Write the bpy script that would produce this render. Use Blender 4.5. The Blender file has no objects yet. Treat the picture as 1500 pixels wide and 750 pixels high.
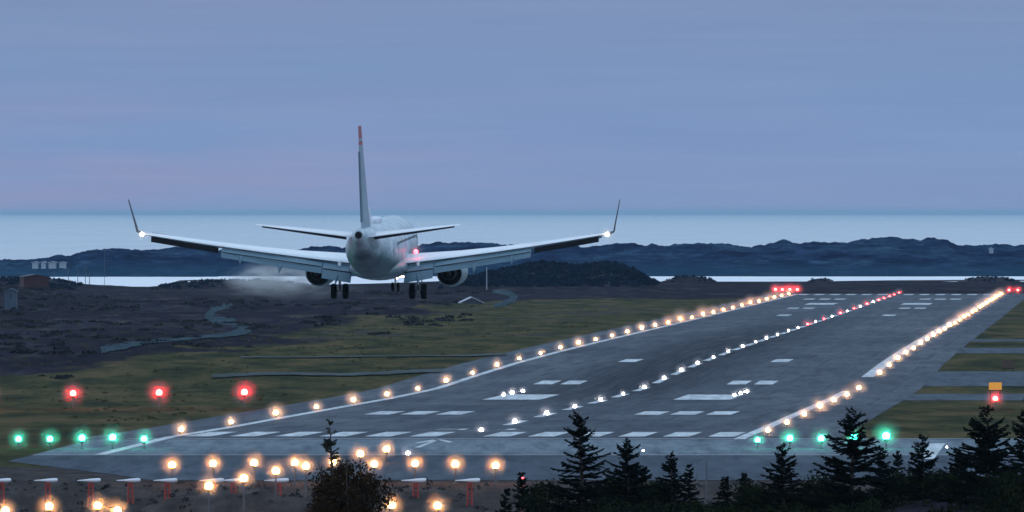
import bpy, bmesh, math, random
import numpy as np
from mathutils import Vector, Matrix, Quaternion

random.seed(7)
rng = np.random.default_rng(11)
SC = bpy.context.scene
COL = SC.collection
F = 20000.0            # focal length in photo pixels (1500 wide)
EYE = 17.64            # camera height above the threshold
Y0 = 311.0             # eye level row
SEA = EYE - 20.0       # water level
R = math.radians

# ------------------------------------------------------------------ numpy noise
def _hash(ix, iy, seed):
    n = (ix.astype(np.int64) * 374761393 + iy.astype(np.int64) * 668265263 + seed * 1442695041) & 0xffffffff
    n = ((n ^ (n >> 13)) * 1274126177) & 0xffffffff
    return ((n ^ (n >> 16)) & 0xffff) / 65535.0

def vnoise(x, y, seed=0):
    x = np.asarray(x, float); y = np.asarray(y, float)
    ix = np.floor(x); iy = np.floor(y)
    fx = x - ix; fy = y - iy
    fx = fx * fx * (3 - 2 * fx); fy = fy * fy * (3 - 2 * fy)
    a = _hash(ix, iy, seed); b = _hash(ix + 1, iy, seed)
    c = _hash(ix, iy + 1, seed); d = _hash(ix + 1, iy + 1, seed)
    return (a * (1 - fx) + b * fx) * (1 - fy) + (c * (1 - fx) + d * fx) * fy * 1.0

def fbm(x, y, seed=0, oct=4):
    s = 0; a = 0.5; t = 0
    for k in range(oct):
        s = s + a * vnoise(np.asarray(x) * 2 ** k, np.asarray(y) * 2 ** k, seed + k * 17)
        t += a; a *= 0.5
    return s / t            # 0..1

def sstep(a, b, x):
    t = np.clip((np.asarray(x, float) - a) / (b - a), 0, 1)
    return t * t * (3 - 2 * t)

# ------------------------------------------------------------------ the lie of the land
BY = [-400, 0, 790, 840, 872, 898, 912, 1000, 1069, 1140, 1210, 1300, 1390, 1480, 1570, 1670, 1810, 1970, 2370, 3070, 3300, 3900, 4300, 9000]
BZ = [19.5, 16.1, -2.3, -2.3, -1.75, -.6, -.2, -.1, 0, -.35, -.6, -.95, -1.3, -1.5, -1.15, -.85, -.7, -.7, -.8, -.75, -.9, -2.2, -3.4, -3.6]
def base(Y):
    return np.interp(Y, BY, BZ)

TH = math.atan((1660 - 750) / F)
CT, ST = math.cos(TH), math.sin(TH)
XC, YC = (667 - 750) * 1069 / F, 1069.0
def lat(X, Y):
    return (X - XC) * CT - (Y - YC) * ST
def RW(s, t):
    return XC + s * ST + t * CT, YC + s * CT - t * ST

def shore(X, Y):
    """distance of the near shoreline of the sound, by bearing"""
    x = X / np.maximum(Y, 1) * F + 750
    yy = np.interp(x, [-600, 40, 68, 85, 100, 160, 200, 228, 240, 262, 320, 345, 480, 560, 700, 900, 950, 962, 985, 1000, 1040, 1050, 1180, 1300, 1460, 1500, 2500],
                      [412, 400, 406, 414, 418, 421, 424, 425, 418, 411, 409, 418, 418, 416, 410, 406, 408, 414, 409, 407, 409, 413, 413, 411, 410, 410, 409])
    return 400000.0 / (yy - 311)

def H(X, Y):
    X = np.asarray(X, float); Y = np.asarray(Y, float)
    z = base(Y)
    t = lat(X, Y)
    flat_ = np.where(t < 0, sstep(31, 55, -t), sstep(33, 80, t))
    amp = flat_ * sstep(1130, 1500, Y) * (1 - .55 * sstep(2800, 3200, Y))
    n = fbm(X / 22, Y / 90, 3) - .5
    n2 = fbm(X / 5, Y / 22, 9, 3) - .5
    n3 = fbm(X / 1.6, Y / 7, 29, 2) - .5
    far = sstep(1500, 2200, Y) * (1 - sstep(2700, 3150, Y))
    left = sstep(-60, -110, t)
    z = z + amp * (n * (.9 + .9 * far * left) + n2 * (.3 + .5 * far * left) + n3 * .2)
    # rough bank below the near end of the pavement
    bank = sstep(905, 893, Y) * sstep(700, 800, Y)
    z = z + bank * ((fbm(X / 6, Y / 14, 5) - .5) * 1.3 + n3 * .7)
    lc = sstep(0, 1, (np.interp(Y, [905, 914, 975], [-23, -24.5, -36.0]) - 1.5 - X) / 3) * (Y > 880) * (Y < 985)
    z = np.where((Y > 985) & (Y < 1135), base(Y), z)
    z = z + lc * (n2 * .9 + n3 * .4)
    # mound with the approach mast feet
    z = z + 2.6 * np.exp(-((Y - 828) / 16) ** 2) * sstep(-26, -19, X) * (1 - sstep(-7.5, -5, X)) * (.75 + .6 * fbm(X / 3, Y / 9, 6))
    z = z + 1.5 * np.exp(-((Y - 826) / 12) ** 2) * (1 - sstep(-32, -27, X)) * (.6 + .8 * fbm(X / 4, Y / 9, 16))
    # wooded knoll close to the camera
    kn = np.exp(-((Y - 565) / 62) ** 2) * sstep(-3, 4, X)
    z = z + kn * (2.2 + .9 * sstep(8, 22, X) + (fbm(X / 5, Y / 20, 8) - .5) * 1.2)
    # hills near the sound
    def hill(xi, yd, w, d, h, s=21):
        Xh = (xi - 750) / F * yd
        q = np.exp(-np.abs((X - Xh) / w) ** 2.6 - ((Y - yd) / d) ** 2)
        return h * q * (.75 + .5 * fbm(X / 6, Y / 30, s))
    z = z + hill(745, 3290, 13, 110, 3.6) + hill(850, 3320, 14, 110, 4.3, 23) + hill(905, 3300, 9, 90, 2.4, 25)
    z = z + hill(345, 3330, 18, 90, 1.9, 31) 
    z = z + hill(1012, 3720, 7, 60, 2.0, 35) + hill(1200, 3720, 3.5, 50, 1.5, 37) + hill(1450, 3750, 8, 60, 1.7, 39)
    z = z + hill(20, 3300, 14, 200, 2.6, 41) + hill(60, 2950, 22, 160, 1.0, 43)
    # down into the water
    sh = shore(X, Y)
    z = np.where(Y > 3100, z * (1 - sstep(sh - 90, sh, Y)) + (SEA - .6) * sstep(sh - 90, sh + 30, Y), z)
    return z

def Hs(X, Y):
    return float(H(np.array([X]), np.array([Y]))[0])

def at(xi, yi, zoff=0.0, flat=True):
    """where the line of sight of a photo pixel meets the ground"""
    d = 1200.0
    for _ in range(60):
        z = float(base(d)) + zoff
        d = .5 * d + .5 * (EYE - z) * F / (yi - Y0)
    return (xi - 750) * d / F, d
def pos(xi, yi, d):
    return (xi - 750) * d / F, d, EYE - (yi - Y0) * d / F

# ------------------------------------------------------------------ materials
def mat(name, col, rough=.6, metal=0, spec=.5, noise=None, emit=None, coat=0):
    m = bpy.data.materials.new(name); m.use_nodes = True
    nt = m.node_tree; b = nt.nodes['Principled BSDF']
    b.inputs['Base Color'].default_value = (*col, 1)
    b.inputs['Roughness'].default_value = rough
    b.inputs['Metallic'].default_value = metal
    b.inputs['Specular IOR Level'].default_value = spec
    if coat: b.inputs['Coat Weight'].default_value = coat
    if emit:
        b.inputs['Emission Color'].default_value = (*emit[0], 1)
        b.inputs['Emission Strength'].default_value = emit[1]
    if noise:
        scale, amt, *rest = noise           # scale may be a triple
        col2 = rest[0] if rest else tuple(c * (1 - amt) for c in col)
        tc = nt.nodes.new('ShaderNodeTexCoord'); mp = nt.nodes.new('ShaderNodeMapping')
        nt.links.new(tc.outputs['Object'], mp.inputs['Vector'])
        mp.inputs['Scale'].default_value = scale if isinstance(scale, tuple) else (scale,) * 3
        n = nt.nodes.new('ShaderNodeTexNoise'); n.inputs['Scale'].default_value = 1; n.inputs['Detail'].default_value = 5
        n.inputs['Roughness'].default_value = .6
        nt.links.new(mp.outputs[0], n.inputs['Vector'])
        r = nt.nodes.new('ShaderNodeValToRGB')
        r.color_ramp.elements[0].position = .32; r.color_ramp.elements[1].position = .68
        r.color_ramp.elements[0].color = (*col2, 1); r.color_ramp.elements[1].color = (*col, 1)
        nt.links.new(n.outputs['Fac'], r.inputs['Fac']); nt.links.new(r.outputs[0], b.inputs['Base Color'])
    return m

class G:      # tiny node helper
    def __init__(s, m): s.nt = m.node_tree; s.b = s.nt.nodes['Principled BSDF']
    def n(s, t, **k):
        o = s.nt.nodes.new(t)
        for a, v in k.items(): setattr(o, a, v)
        return o
    def l(s, a, b): s.nt.links.new(a, b)
    def noise(s, scale, detail=5, rough=.6, coord='Object', seed=0):
        tc = s.n('ShaderNodeTexCoord'); mp = s.n('ShaderNodeMapping')
        mp.inputs['Scale'].default_value = scale; mp.inputs['Location'].default_value = (seed * 3.7, seed * 1.3, seed)
        s.l(tc.outputs[coord], mp.inputs['Vector'])
        q = s.n('ShaderNodeTexNoise'); q.inputs['Scale'].default_value = 1
        q.inputs['Detail'].default_value = detail; q.inputs['Roughness'].default_value = rough
        s.l(mp.outputs[0], q.inputs['Vector']); return q.outputs['Fac']
    def ramp(s, fac, stops):
        r = s.n('ShaderNodeValToRGB'); e = r.color_ramp.elements
        while len(e) < len(stops): e.new(.5)
        for el, (p, c) in zip(e, stops):
            el.position = p; el.color = (*c, 1) if len(c) == 3 else c
        s.l(fac, r.inputs['Fac']); return r.outputs[0]
    def mix(s, fac, a, b, mode='MIX'):
        r = s.n('ShaderNodeMix', data_type='RGBA', blend_type=mode)
        if isinstance(fac, (int, float)): r.inputs[0].default_value = fac
        else: s.l(fac, r.inputs[0])
        for k, v in ((6, a), (7, b)):
            if isinstance(v, tuple): r.inputs[k].default_value = (*v, 1)
            else: s.l(v, r.inputs[k])
        return r.outputs[2]

def ground_material():
    m = bpy.data.materials.new('ground'); m.use_nodes = True; g = G(m)
    at_ = g.n('ShaderNodeAttribute', attribute_name='cover')
    sp = g.n('ShaderNodeSeparateColor'); g.l(at_.outputs['Color'], sp.inputs[0])
    fine = g.noise((.9, .12, .9), 6, .65)
    mid = g.noise((.16, .02, .2), 5, .6, seed=2)
    grass = g.ramp(mid, [(.36, (.020, .026, .011)), (.5, (.055, .052, .020)), (.62, (.098, .074, .034))])
    grass = g.mix(.55, grass, g.ramp(fine, [(.3, (.35, .35, .35)), (.7, (1.35, 1.3, 1.2))]), 'MULTIPLY')
    heath = g.ramp(g.noise((.3, .045, .3), 6, .65, seed=5), [(.38, (.005, .006, .014)), (.5, (.013, .010, .018)), (.6, (.022, .026, .024)), (.74, (.040, .044, .044))])
    heath = g.mix(.85, heath, g.ramp(g.noise((.045, .0065, .1), 5, .65, seed=21), [(.36, (.38, .36, .55)), (.5, (1.0, .9, 1.1)), (.64, (1.7, 1.9, 2.0))]), 'MULTIPLY'); heath = g.mix(1.0, heath, (1.0, .82, .88), 'MULTIPLY')
    earth = g.ramp(g.noise((.5, .12, .6), 6, .7, seed=8), [(.3, (.024, .021, .022)), (.5, (.048, .040, .038)), (.72, (.085, .074, .070))])
    def edge(ch, sd):
        ad = g.n('ShaderNodeMath', operation='ADD'); g.l(sp.outputs[ch], ad.inputs[0])
        ml = g.n('ShaderNodeMath', operation='MULTIPLY_ADD'); g.l(g.noise((.12, .016, .2), 5, .65, seed=sd), ml.inputs[0])
        ml.inputs[1].default_value = 1.1; ml.inputs[2].default_value = -.55
        g.l(ml.outputs[0], ad.inputs[1])
        mr = g.n('ShaderNodeMapRange'); mr.inputs[1].default_value = .4; mr.inputs[2].default_value = .6
        g.l(ad.outputs[0], mr.inputs[0]); return mr.outputs[0]
    c = g.mix(edge(0, 11), grass, heath)
    c = g.mix(edge(1, 13), c, earth)
    g.l(c, g.b.inputs['Base Color'])
    g.b.inputs['Roughness'].default_value = 1; g.b.inputs['Specular IOR Level'].default_value = .02
    bp = g.n('ShaderNodeBump'); bp.inputs['Strength'].default_value = .6; bp.inputs['Distance'].default_value = .25
    g.l(g.noise((1.2, .5, 1.2), 6, .7, seed=3), bp.inputs['Height']); g.l(bp.outputs[0], g.b.inputs['Normal'])
    return m

def asphalt_material(name, c0, c1, rough=.5, rubber=False):
    m = bpy.data.materials.new(name); m.use_nodes = True; g = G(m)
    big = g.noise((.10, .012, 1), 6, .62, seed=1)
    fine = g.noise((.6, .035, 1), 7, .75, seed=4)
    c = g.ramp(big, [(.3, c0), (.7, c1)])
    c = g.mix(.9, c, g.ramp(fine, [(.34, (.5, .5, .54)), (.5, (1, 1, 1)), (.68, (1.4, 1.36, 1.3))]), 'MULTIPLY')
    if rubber:
        tcb = g.n('ShaderNodeTexCoord'); bk = g.n('ShaderNodeTexBrick', offset=.37)
        g.l(tcb.outputs['Object'], bk.inputs['Vector'])
        bk.inputs['Scale'].default_value = 1; bk.inputs['Brick Width'].default_value = 7.5; bk.inputs['Row Height'].default_value = 64
        bk.inputs['Mortar Size'].default_value = .16; bk.inputs['Mortar Smooth'].default_value = .3
        bk.inputs['Color1'].default_value = (.80, .82, .86, 1); bk.inputs['Color2'].default_value = (1.16, 1.14, 1.10, 1); bk.inputs['Mortar'].default_value = (.62, .62, .62, 1)
        c = g.mix(.85, c, bk.outputs['Color'], 'MULTIPLY')
        tc = g.n('ShaderNodeTexCoord'); s = g.n('ShaderNodeSeparateXYZ'); g.l(tc.outputs['Object'], s.inputs[0])
        # object axes of the runway: x across, y along
        a0 = g.n('ShaderNodeMath', operation='ADD'); g.l(s.outputs[0], a0.inputs[0]); a0.inputs[1].default_value = 3.0
        a = g.n('ShaderNodeMath', operation='ABSOLUTE'); g.l(a0.outputs[0], a.inputs[0])
        m1 = g.n('ShaderNodeMapRange', interpolation_type='SMOOTHSTEP'); g.l(a.outputs[0], m1.inputs[0])
        m1.inputs[1].default_value = 14; m1.inputs[2].default_value = 2.0
        m2 = g.n('ShaderNodeMapRange', interpolation_type='SMOOTHSTEP'); g.l(s.outputs[1], m2.inputs[0])
        m2.inputs[1].default_value = 120; m2.inputs[2].default_value = 420
        m3 = g.n('ShaderNodeMapRange', interpolation_type='SMOOTHSTEP'); g.l(s.outputs[1], m3.inputs[0])
        m3.inputs[1].default_value = 1500; m3.inputs[2].default_value = 800
        st = g.ramp(g.noise((1.1, .012, 1), 5, .7, seed=6), [(.40, (1, 1, 1)), (.72, (.25, .25, .25))])
        x = g.n('ShaderNodeMath', operation='MULTIPLY'); g.l(m1.outputs[0], x.inputs[0]); g.l(m2.outputs[0], x.inputs[1])
        y = g.n('ShaderNodeMath', operation='MULTIPLY'); g.l(x.outputs[0], y.inputs[0]); g.l(m3.outputs[0], y.inputs[1])
        z = g.n('ShaderNodeMath', operation='MULTIPLY'); g.l(y.outputs[0], z.inputs[0]); g.l(st, z.inputs[1])
        c = g.mix(z.outputs[0], c, (.010, .016, .026))
    g.l(c, g.b.inputs['Base Color'])
    rr = g.n('ShaderNodeMapRange'); g.l(big, rr.inputs[0]); rr.inputs[3].default_value = rough + .05; rr.inputs[4].default_value = rough + .25
    g.l(rr.outputs[0], g.b.inputs['Roughness']); g.b.inputs['Specular IOR Level'].default_value = .012
    return m

def water_material(name, rough, bump, col=(.02, .04, .06)):
    m = bpy.data.materials.new(name); m.use_nodes = True; g = G(m)
    g.b.inputs['Base Color'].default_value = (*col, 1)
    r = g.n('ShaderNodeMapRange'); g.l(g.noise((.010, .0010, 1), 8, .7), r.inputs[0])
    r.inputs[1].default_value = .3; r.inputs[2].default_value = .7
    r.inputs[3].default_value = rough * .72; r.inputs[4].default_value = rough * 1.25
    g.l(r.outputs[0], g.b.inputs['Roughness'])
    g.b.inputs['IOR'].default_value = 1.33; g.b.inputs['Metallic'].default_value = bump
    return m

M = {}
M['ground'] = ground_material()
M['asphalt'] = asphalt_material('asphalt', (.044, .056, .074), (.106, .120, .140), .5, rubber=True)
M['asphalt_plain'] = asphalt_material('asphalt_plain', (.050, .068, .088), (.078, .098, .118), .52)
M['asphalt_dark'] = asphalt_material('asphalt_dark', (.045, .062, .084), (.075, .092, .115), .55)
M['concrete'] = asphalt_material('concrete', (.110, .145, .175), (.165, .20, .225), .6)
M['gravel'] = asphalt_material('gravel', (.030, .050, .064), (.048, .072, .086), .9)
M['paint'] = mat('paint', (.64, .68, .70), .7, spec=.05, noise=((1.1, .06, 1), .45))
M['sea'] = water_material('sea', .34, .8, (.45, .52, .57))
M['sound'] = water_material('sound', .42, .95, (.84, .86, .88))
M['isle'] = None

def isle_material():
    m = bpy.data.materials.new('island'); m.use_nodes = True; g = G(m)
    a = g.noise((.045, .006, .25), 6, .65)
    b = g.noise((.11, .02, .9), 7, .72, seed=3)
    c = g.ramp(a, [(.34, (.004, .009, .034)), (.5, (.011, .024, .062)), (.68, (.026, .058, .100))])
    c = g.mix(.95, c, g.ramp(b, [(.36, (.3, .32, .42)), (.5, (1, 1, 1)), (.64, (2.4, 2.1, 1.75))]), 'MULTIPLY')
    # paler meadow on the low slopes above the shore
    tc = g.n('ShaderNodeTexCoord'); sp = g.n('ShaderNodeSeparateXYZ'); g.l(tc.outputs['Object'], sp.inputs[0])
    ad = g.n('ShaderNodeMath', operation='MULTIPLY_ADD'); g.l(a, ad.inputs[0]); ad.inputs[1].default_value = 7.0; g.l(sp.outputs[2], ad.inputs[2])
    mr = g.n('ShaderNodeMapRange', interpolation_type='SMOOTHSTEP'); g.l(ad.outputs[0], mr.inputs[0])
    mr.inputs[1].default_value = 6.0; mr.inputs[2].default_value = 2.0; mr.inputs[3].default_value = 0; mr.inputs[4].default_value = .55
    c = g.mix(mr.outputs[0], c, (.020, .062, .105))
    g.l(c, g.b.inputs['Base Color']); g.b.inputs['Roughness'].default_value = 1; g.b.inputs['Specular IOR Level'].default_value = .0
    return m
M['isle'] = isle_material()
M['white'] = mat('white_paint', (.82, .85, .88), .28, noise=(1.2, .12), coat=.3)
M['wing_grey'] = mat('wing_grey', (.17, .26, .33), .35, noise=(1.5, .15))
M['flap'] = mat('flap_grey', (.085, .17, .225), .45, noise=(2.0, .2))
M['belly'] = mat('belly_grey', (.22, .29, .34), .4, noise=((1.5, .8, 1.5), .45))
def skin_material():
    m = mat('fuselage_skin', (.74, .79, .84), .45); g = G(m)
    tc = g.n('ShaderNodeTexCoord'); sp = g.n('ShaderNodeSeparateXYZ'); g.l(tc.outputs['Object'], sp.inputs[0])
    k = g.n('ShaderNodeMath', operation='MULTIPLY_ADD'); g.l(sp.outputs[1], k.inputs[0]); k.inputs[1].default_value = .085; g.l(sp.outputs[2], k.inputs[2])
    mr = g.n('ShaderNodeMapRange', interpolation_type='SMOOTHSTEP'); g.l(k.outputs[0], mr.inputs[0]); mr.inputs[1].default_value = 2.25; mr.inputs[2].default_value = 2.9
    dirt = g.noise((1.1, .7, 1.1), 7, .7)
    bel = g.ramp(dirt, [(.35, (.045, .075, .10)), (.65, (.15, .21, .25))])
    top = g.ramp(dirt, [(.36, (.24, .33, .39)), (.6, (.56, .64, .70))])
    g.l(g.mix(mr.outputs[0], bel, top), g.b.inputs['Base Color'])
    return m
M['skin'] = skin_material()
M['fin_paint'] = mat('fin_paint', (.30, .40, .47), .4, noise=(1.5, .2))
M['dark'] = mat('dark_metal', (.009, .010, .014), .7, spec=.2)
M['hot'] = mat('exhaust_metal', (.010, .007, .008), .8)
M['steel'] = mat('steel', (.45, .46, .48), .35, metal=.8)
M['tyre'] = mat('rubber', (.005, .005, .006), .9, spec=.1)
M['red'] = mat('red_tail', (.40, .028, .035), .35)
M['mast_red'] = mat('mast_red', (.42, .045, .03), .5, noise=(3.0, .3))
M['post'] = mat('post_grey', (.10, .10, .11), .6)
M['radome'] = mat('radome_white', (.74, .77, .82), .4)
M['bark'] = mat('bark', (.05, .036, .028), .9)
M['needle'] = mat('needles', (.005, .009, .006), .8, spec=.05, noise=(3.0, .5))
M['needle_b'] = mat('needles_brown', (.055, .048, .022), .8, spec=.2, noise=(3.0, .5))
M['leaf'] = mat('leaf', (.040, .020, .006), .8, spec=.03, noise=(2.5, .5))
M['scrub'] = mat('scrub', (.006, .010, .006), .9, spec=.0, noise=((.7, .2, 1.0), .6, (.018, .022, .008)))
M['heather'] = mat('heather', (.010, .011, .016), .95, spec=.1, noise=((.1, .015, 1.0), .5, (.030, .026, .026)))
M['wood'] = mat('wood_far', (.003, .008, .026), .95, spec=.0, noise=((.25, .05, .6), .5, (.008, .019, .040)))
M['wall_white'] = mat('wall_white', (.42, .48, .54), .7, noise=(.5, .1))
M['wall_red'] = mat('wall_red', (.055, .010, .014), .8, noise=(.5, .3))
M['wall_dark'] = mat('wall_dark', (.04, .045, .06), .7)
M['wall_blue'] = mat('wall_blue', (.06, .09, .13), .7, noise=(.8, .2))
M['roof_light'] = mat('roof_light', (.42, .44, .50), .6)
M['sign'] = mat('sign_lit', (.8, .4, .05), .5, emit=((1.0, .34, .04), .32))

def lamp_mat(name, col, k):
    return mat(name, (.9, .9, .9), .4, emit=(col, k))
def volume_mat(name, dens, col=(1, 1, 1), an=0.0, rad=0):
    m = bpy.data.materials.new(name); m.use_nodes = True; nt = m.node_tree
    nt.nodes.remove(nt.nodes['Principled BSDF'])
    v = nt.nodes.new('ShaderNodeVolumePrincipled'); v.inputs['Density'].default_value = dens
    v.inputs['Color'].default_value = (*col, 1); v.inputs['Anisotropy'].default_value = an
    if rad:      # thicker at the centre, thinning outwards; round lamps it imitates lens glare
        tc = nt.nodes.new('ShaderNodeTexCoord'); mp = nt.nodes.new('ShaderNodeMapping'); mp.inputs['Scale'].default_value = (1/rad,)*3
        gr = nt.nodes.new('ShaderNodeTexGradient'); gr.gradient_type = 'SPHERICAL'
        nt.links.new(tc.outputs['Object'], mp.inputs[0]); nt.links.new(mp.outputs[0], gr.inputs[0])
        pw = nt.nodes.new('ShaderNodeMath'); pw.operation = 'POWER'; pw.inputs[1].default_value = 2.0; nt.links.new(gr.outputs['Fac'], pw.inputs[0])
        ml = nt.nodes.new('ShaderNodeMath'); ml.operation = 'MULTIPLY'; ml.inputs[1].default_value = dens; nt.links.new(pw.outputs[0], ml.inputs[0])
        nt.links.new(ml.outputs[0], v.inputs['Density'])
    nt.links.new(v.outputs[0], nt.nodes['Material Output'].inputs['Volume'])
    return m

# ------------------------------------------------------------------ mesh helpers
class MB:
    def __init__(s): s.v = []; s.f = []; s.mi = []
    def add(s, vs, fs, mi=0):
        o = len(s.v); s.v += [tuple(v) for v in vs]
        s.f += [tuple(i + o for i in f) for f in fs]; s.mi += [mi] * len(fs); return s
    def box(s, x0, x1, y0, y1, z0, z1, mi=0):
        return s.add([(x0,y0,z0),(x1,y0,z0),(x1,y1,z0),(x0,y1,z0),(x0,y0,z1),(x1,y0,z1),(x1,y1,z1),(x0,y1,z1)],
                     [(0,3,2,1),(4,5,6,7),(0,1,5,4),(1,2,6,5),(2,3,7,6),(3,0,4,7)], mi)
    def tube(s, pts, rad, n=8, cap=True, mi=0):
        rings = []
        for k, p in enumerate(pts):
            p = Vector(p)
            a = Vector(pts[max(k-1, 0)]); b = Vector(pts[min(k+1, len(pts)-1)])
            d = (b - a).normalized() if (b - a).length > 1e-9 else Vector((0, 0, 1))
            u = d.orthogonal().normalized() if abs(d.z) < .99 else Vector((1, 0, 0)); u = (u - d * u.dot(d)).normalized()
            w = d.cross(u); r = rad[k] if isinstance(rad, (list, tuple)) else rad
            rings.append([p + (u * math.cos(2*math.pi*i/n) + w * math.sin(2*math.pi*i/n)) * r for i in range(n)])
        return s.loft(rings, cap, mi)
    def loft(s, rings, cap=True, mi=0, closed=True):
        n = len(rings[0]); vs = [p for r in rings for p in r]; fs = []
        for k in range(len(rings)-1):
            for i in range(n if closed else n - 1):
                j = (i+1) % n
                fs.append((k*n+i, k*n+j, (k+1)*n+j, (k+1)*n+i))
        if cap:
            fs.append(tuple(range(n))[::-1]); fs.append(tuple((len(rings)-1)*n+i for i in range(n)))
        return s.add(vs, fs, mi)
    def build(s, name, m, parent=None, smooth=False, fix=False):
        me = bpy.data.meshes.new(name); me.from_pydata(s.v, [], s.f)
        for q in (m if isinstance(m, list) else [m]): me.materials.append(q)
        if isinstance(m, list): me.polygons.foreach_set('material_index', s.mi)
        if smooth: me.polygons.foreach_set('use_smooth', [True] * len(s.f))
        if fix:
            bm = bmesh.new(); bm.from_mesh(me); bmesh.ops.recalc_face_normals(bm, faces=bm.faces); bm.to_mesh(me); bm.free()
        me.update()
        o = bpy.data.objects.new(name, me); COL.objects.link(o); o.parent = parent
        return o

def npmesh(name, V, Fq, m, parent=None, smooth=False):
    me = bpy.data.meshes.new(name)
    V = np.asarray(V, np.float32); Fq = np.asarray(Fq, np.int32); k = Fq.shape[1]
    me.vertices.add(len(V)); me.vertices.foreach_set('co', V.ravel())
    me.loops.add(Fq.size); me.loops.foreach_set('vertex_index', Fq.ravel())
    me.polygons.add(len(Fq)); me.polygons.foreach_set('loop_start', np.arange(0, Fq.size, k, dtype=np.int32))
    me.polygons.foreach_set('loop_total', np.full(len(Fq), k, np.int32))
    if smooth: me.polygons.foreach_set('use_smooth', np.ones(len(Fq), bool))
    me.materials.append(m); me.update(calc_edges=True); me.validate()
    o = bpy.data.objects.new(name, me); COL.objects.link(o); o.parent = parent
    return o

def tag(o, label=None, cat=None, group=None, kind=None):
    if label: o['label'] = label
    if cat: o['category'] = cat
    if group: o['group'] = group
    if kind: o['kind'] = kind
    return o
def empty(name, loc, rz=0):
    o = bpy.data.objects.new(name, None); COL.objects.link(o); o.location = loc; o.rotation_euler = (0, 0, rz); return o
def copy_tree(o, parent=None):
    c = o.copy(); COL.objects.link(c); c.parent = parent
    for ch in list(o.children): copy_tree(ch, c)
    return c
def ico(sub, r):
    bm = bmesh.new(); bmesh.ops.create_icosphere(bm, subdivisions=sub, radius=r)
    v = [tuple(p.co) for p in bm.verts]; f = [tuple(q.index for q in p.verts) for p in bm.faces]; bm.free(); return v, f
ORD = ['first','second','third','fourth','fifth','sixth','seventh','eighth','ninth','tenth','eleventh','twelfth','thirteenth','fourteenth','fifteenth','sixteenth','seventeenth','eighteenth','nineteenth']
TENS = {20:'twenty',30:'thirty',40:'forty'}
TENTH = {20:'twentieth',30:'thirtieth',40:'fortieth'}
def ordn(k):          # 1-based
    if k <= 19: return ORD[k-1]
    t = k // 10 * 10
    return TENTH[t] if k == t else TENS[t] + '-' + ORD[k - t - 1]

# ------------------------------------------------------------------ ground, sea, islands
def grid(name, X, Y, Z, m, smooth=True):
    r, c = X.shape
    V = np.stack([X, Y, Z], -1).reshape(-1, 3)
    i = np.arange(r - 1)[:, None] * c + np.arange(c - 1)[None]
    Fq = np.stack([i, i + 1, i + c + 1, i + c], -1).reshape(-1, 4)
    return npmesh(name, V, Fq, m, smooth=smooth)

rows = np.concatenate([np.arange(-300, 480, 20), np.arange(480, 780, 6), np.arange(780, 920, 1.5), np.arange(920, 1100, 8), np.arange(1100, 2000, 5), np.arange(2000, 3200, 8), np.arange(3200, 4400, 9), np.array(BY[6:20]) ])
rows = np.unique(rows)
u = np.concatenate([np.linspace(-4, -1.25, 26), np.linspace(-1.2, 1.2, 460), np.linspace(1.25, 4, 26)])
Yg = np.repeat(rows[:, None], len(u), 1)
Xg = u[None] * (.0375 * np.maximum(Yg, 0) + 14)
Xg = np.where(np.abs(u[None]) > 1.2, np.sign(u[None]) * (np.abs(Xg) + (np.abs(u[None]) - 1.2) * 120), Xg)
Zg = H(Xg, Yg) - .03
ground = grid('ground', Xg, Yg, Zg, M['ground'])
tg = lat(Xg, Yg)
heath = sstep(-62, -92, tg + (fbm(Xg/30, Yg/140, 51) - .5) * 40) * sstep(1480, 1640, Yg) + sstep(2750, 3050, Yg)
heath = np.maximum(heath, sstep(-110, -150, tg) * sstep(1300, 1700, Yg))
heath = np.maximum(heath, sstep(700, 600, Yg))
earth = sstep(1015, 905, Yg) * sstep(640, 760, Yg)
earth = np.maximum(earth, .47 * sstep(1900, 2000, Yg) * (fbm(Xg/9, Yg/50, 61) > .62))
ca = ground.data.color_attributes.new('cover', 'FLOAT_COLOR', 'POINT')
cc = np.stack([np.clip(heath, 0, 1), np.clip(earth, 0, 1), np.zeros_like(heath), np.ones_like(heath)], -1).reshape(-1)
ca.data.foreach_set('color', cc.astype(np.float32))
tag(ground, kind='structure')

# sea: one disc to the horizon; the sheltered sound is a sheet just above it
mb = MB(); n = 96; rad = [300, 3000, 12000, 40000, 100000]
mb.v = [(0, 0, SEA)] + [(r * math.cos(2*math.pi*i/n), r * math.sin(2*math.pi*i/n), SEA) for r in rad for i in range(n)]
mb.f = [(0, 1 + i, 1 + (i+1) % n) for i in range(n)] + [(1+k*n+i, 1+(k+1)*n+i, 1+(k+1)*n+(i+1)%n, 1+k*n+(i+1)%n) for k in range(len(rad)-1) for i in range(n)]
mb.mi = [0] * len(mb.f)
tag(mb.build('sea', M['sea']), kind='structure')
mb = MB(); mb.add([(-900, 3300, SEA+.03), (900, 3300, SEA+.03), (900, 4700, SEA+.03), (-900, 4700, SEA+.03)], [(0, 1, 2, 3)])
tag(mb.build('water', M['sound']), kind='structure')

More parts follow.
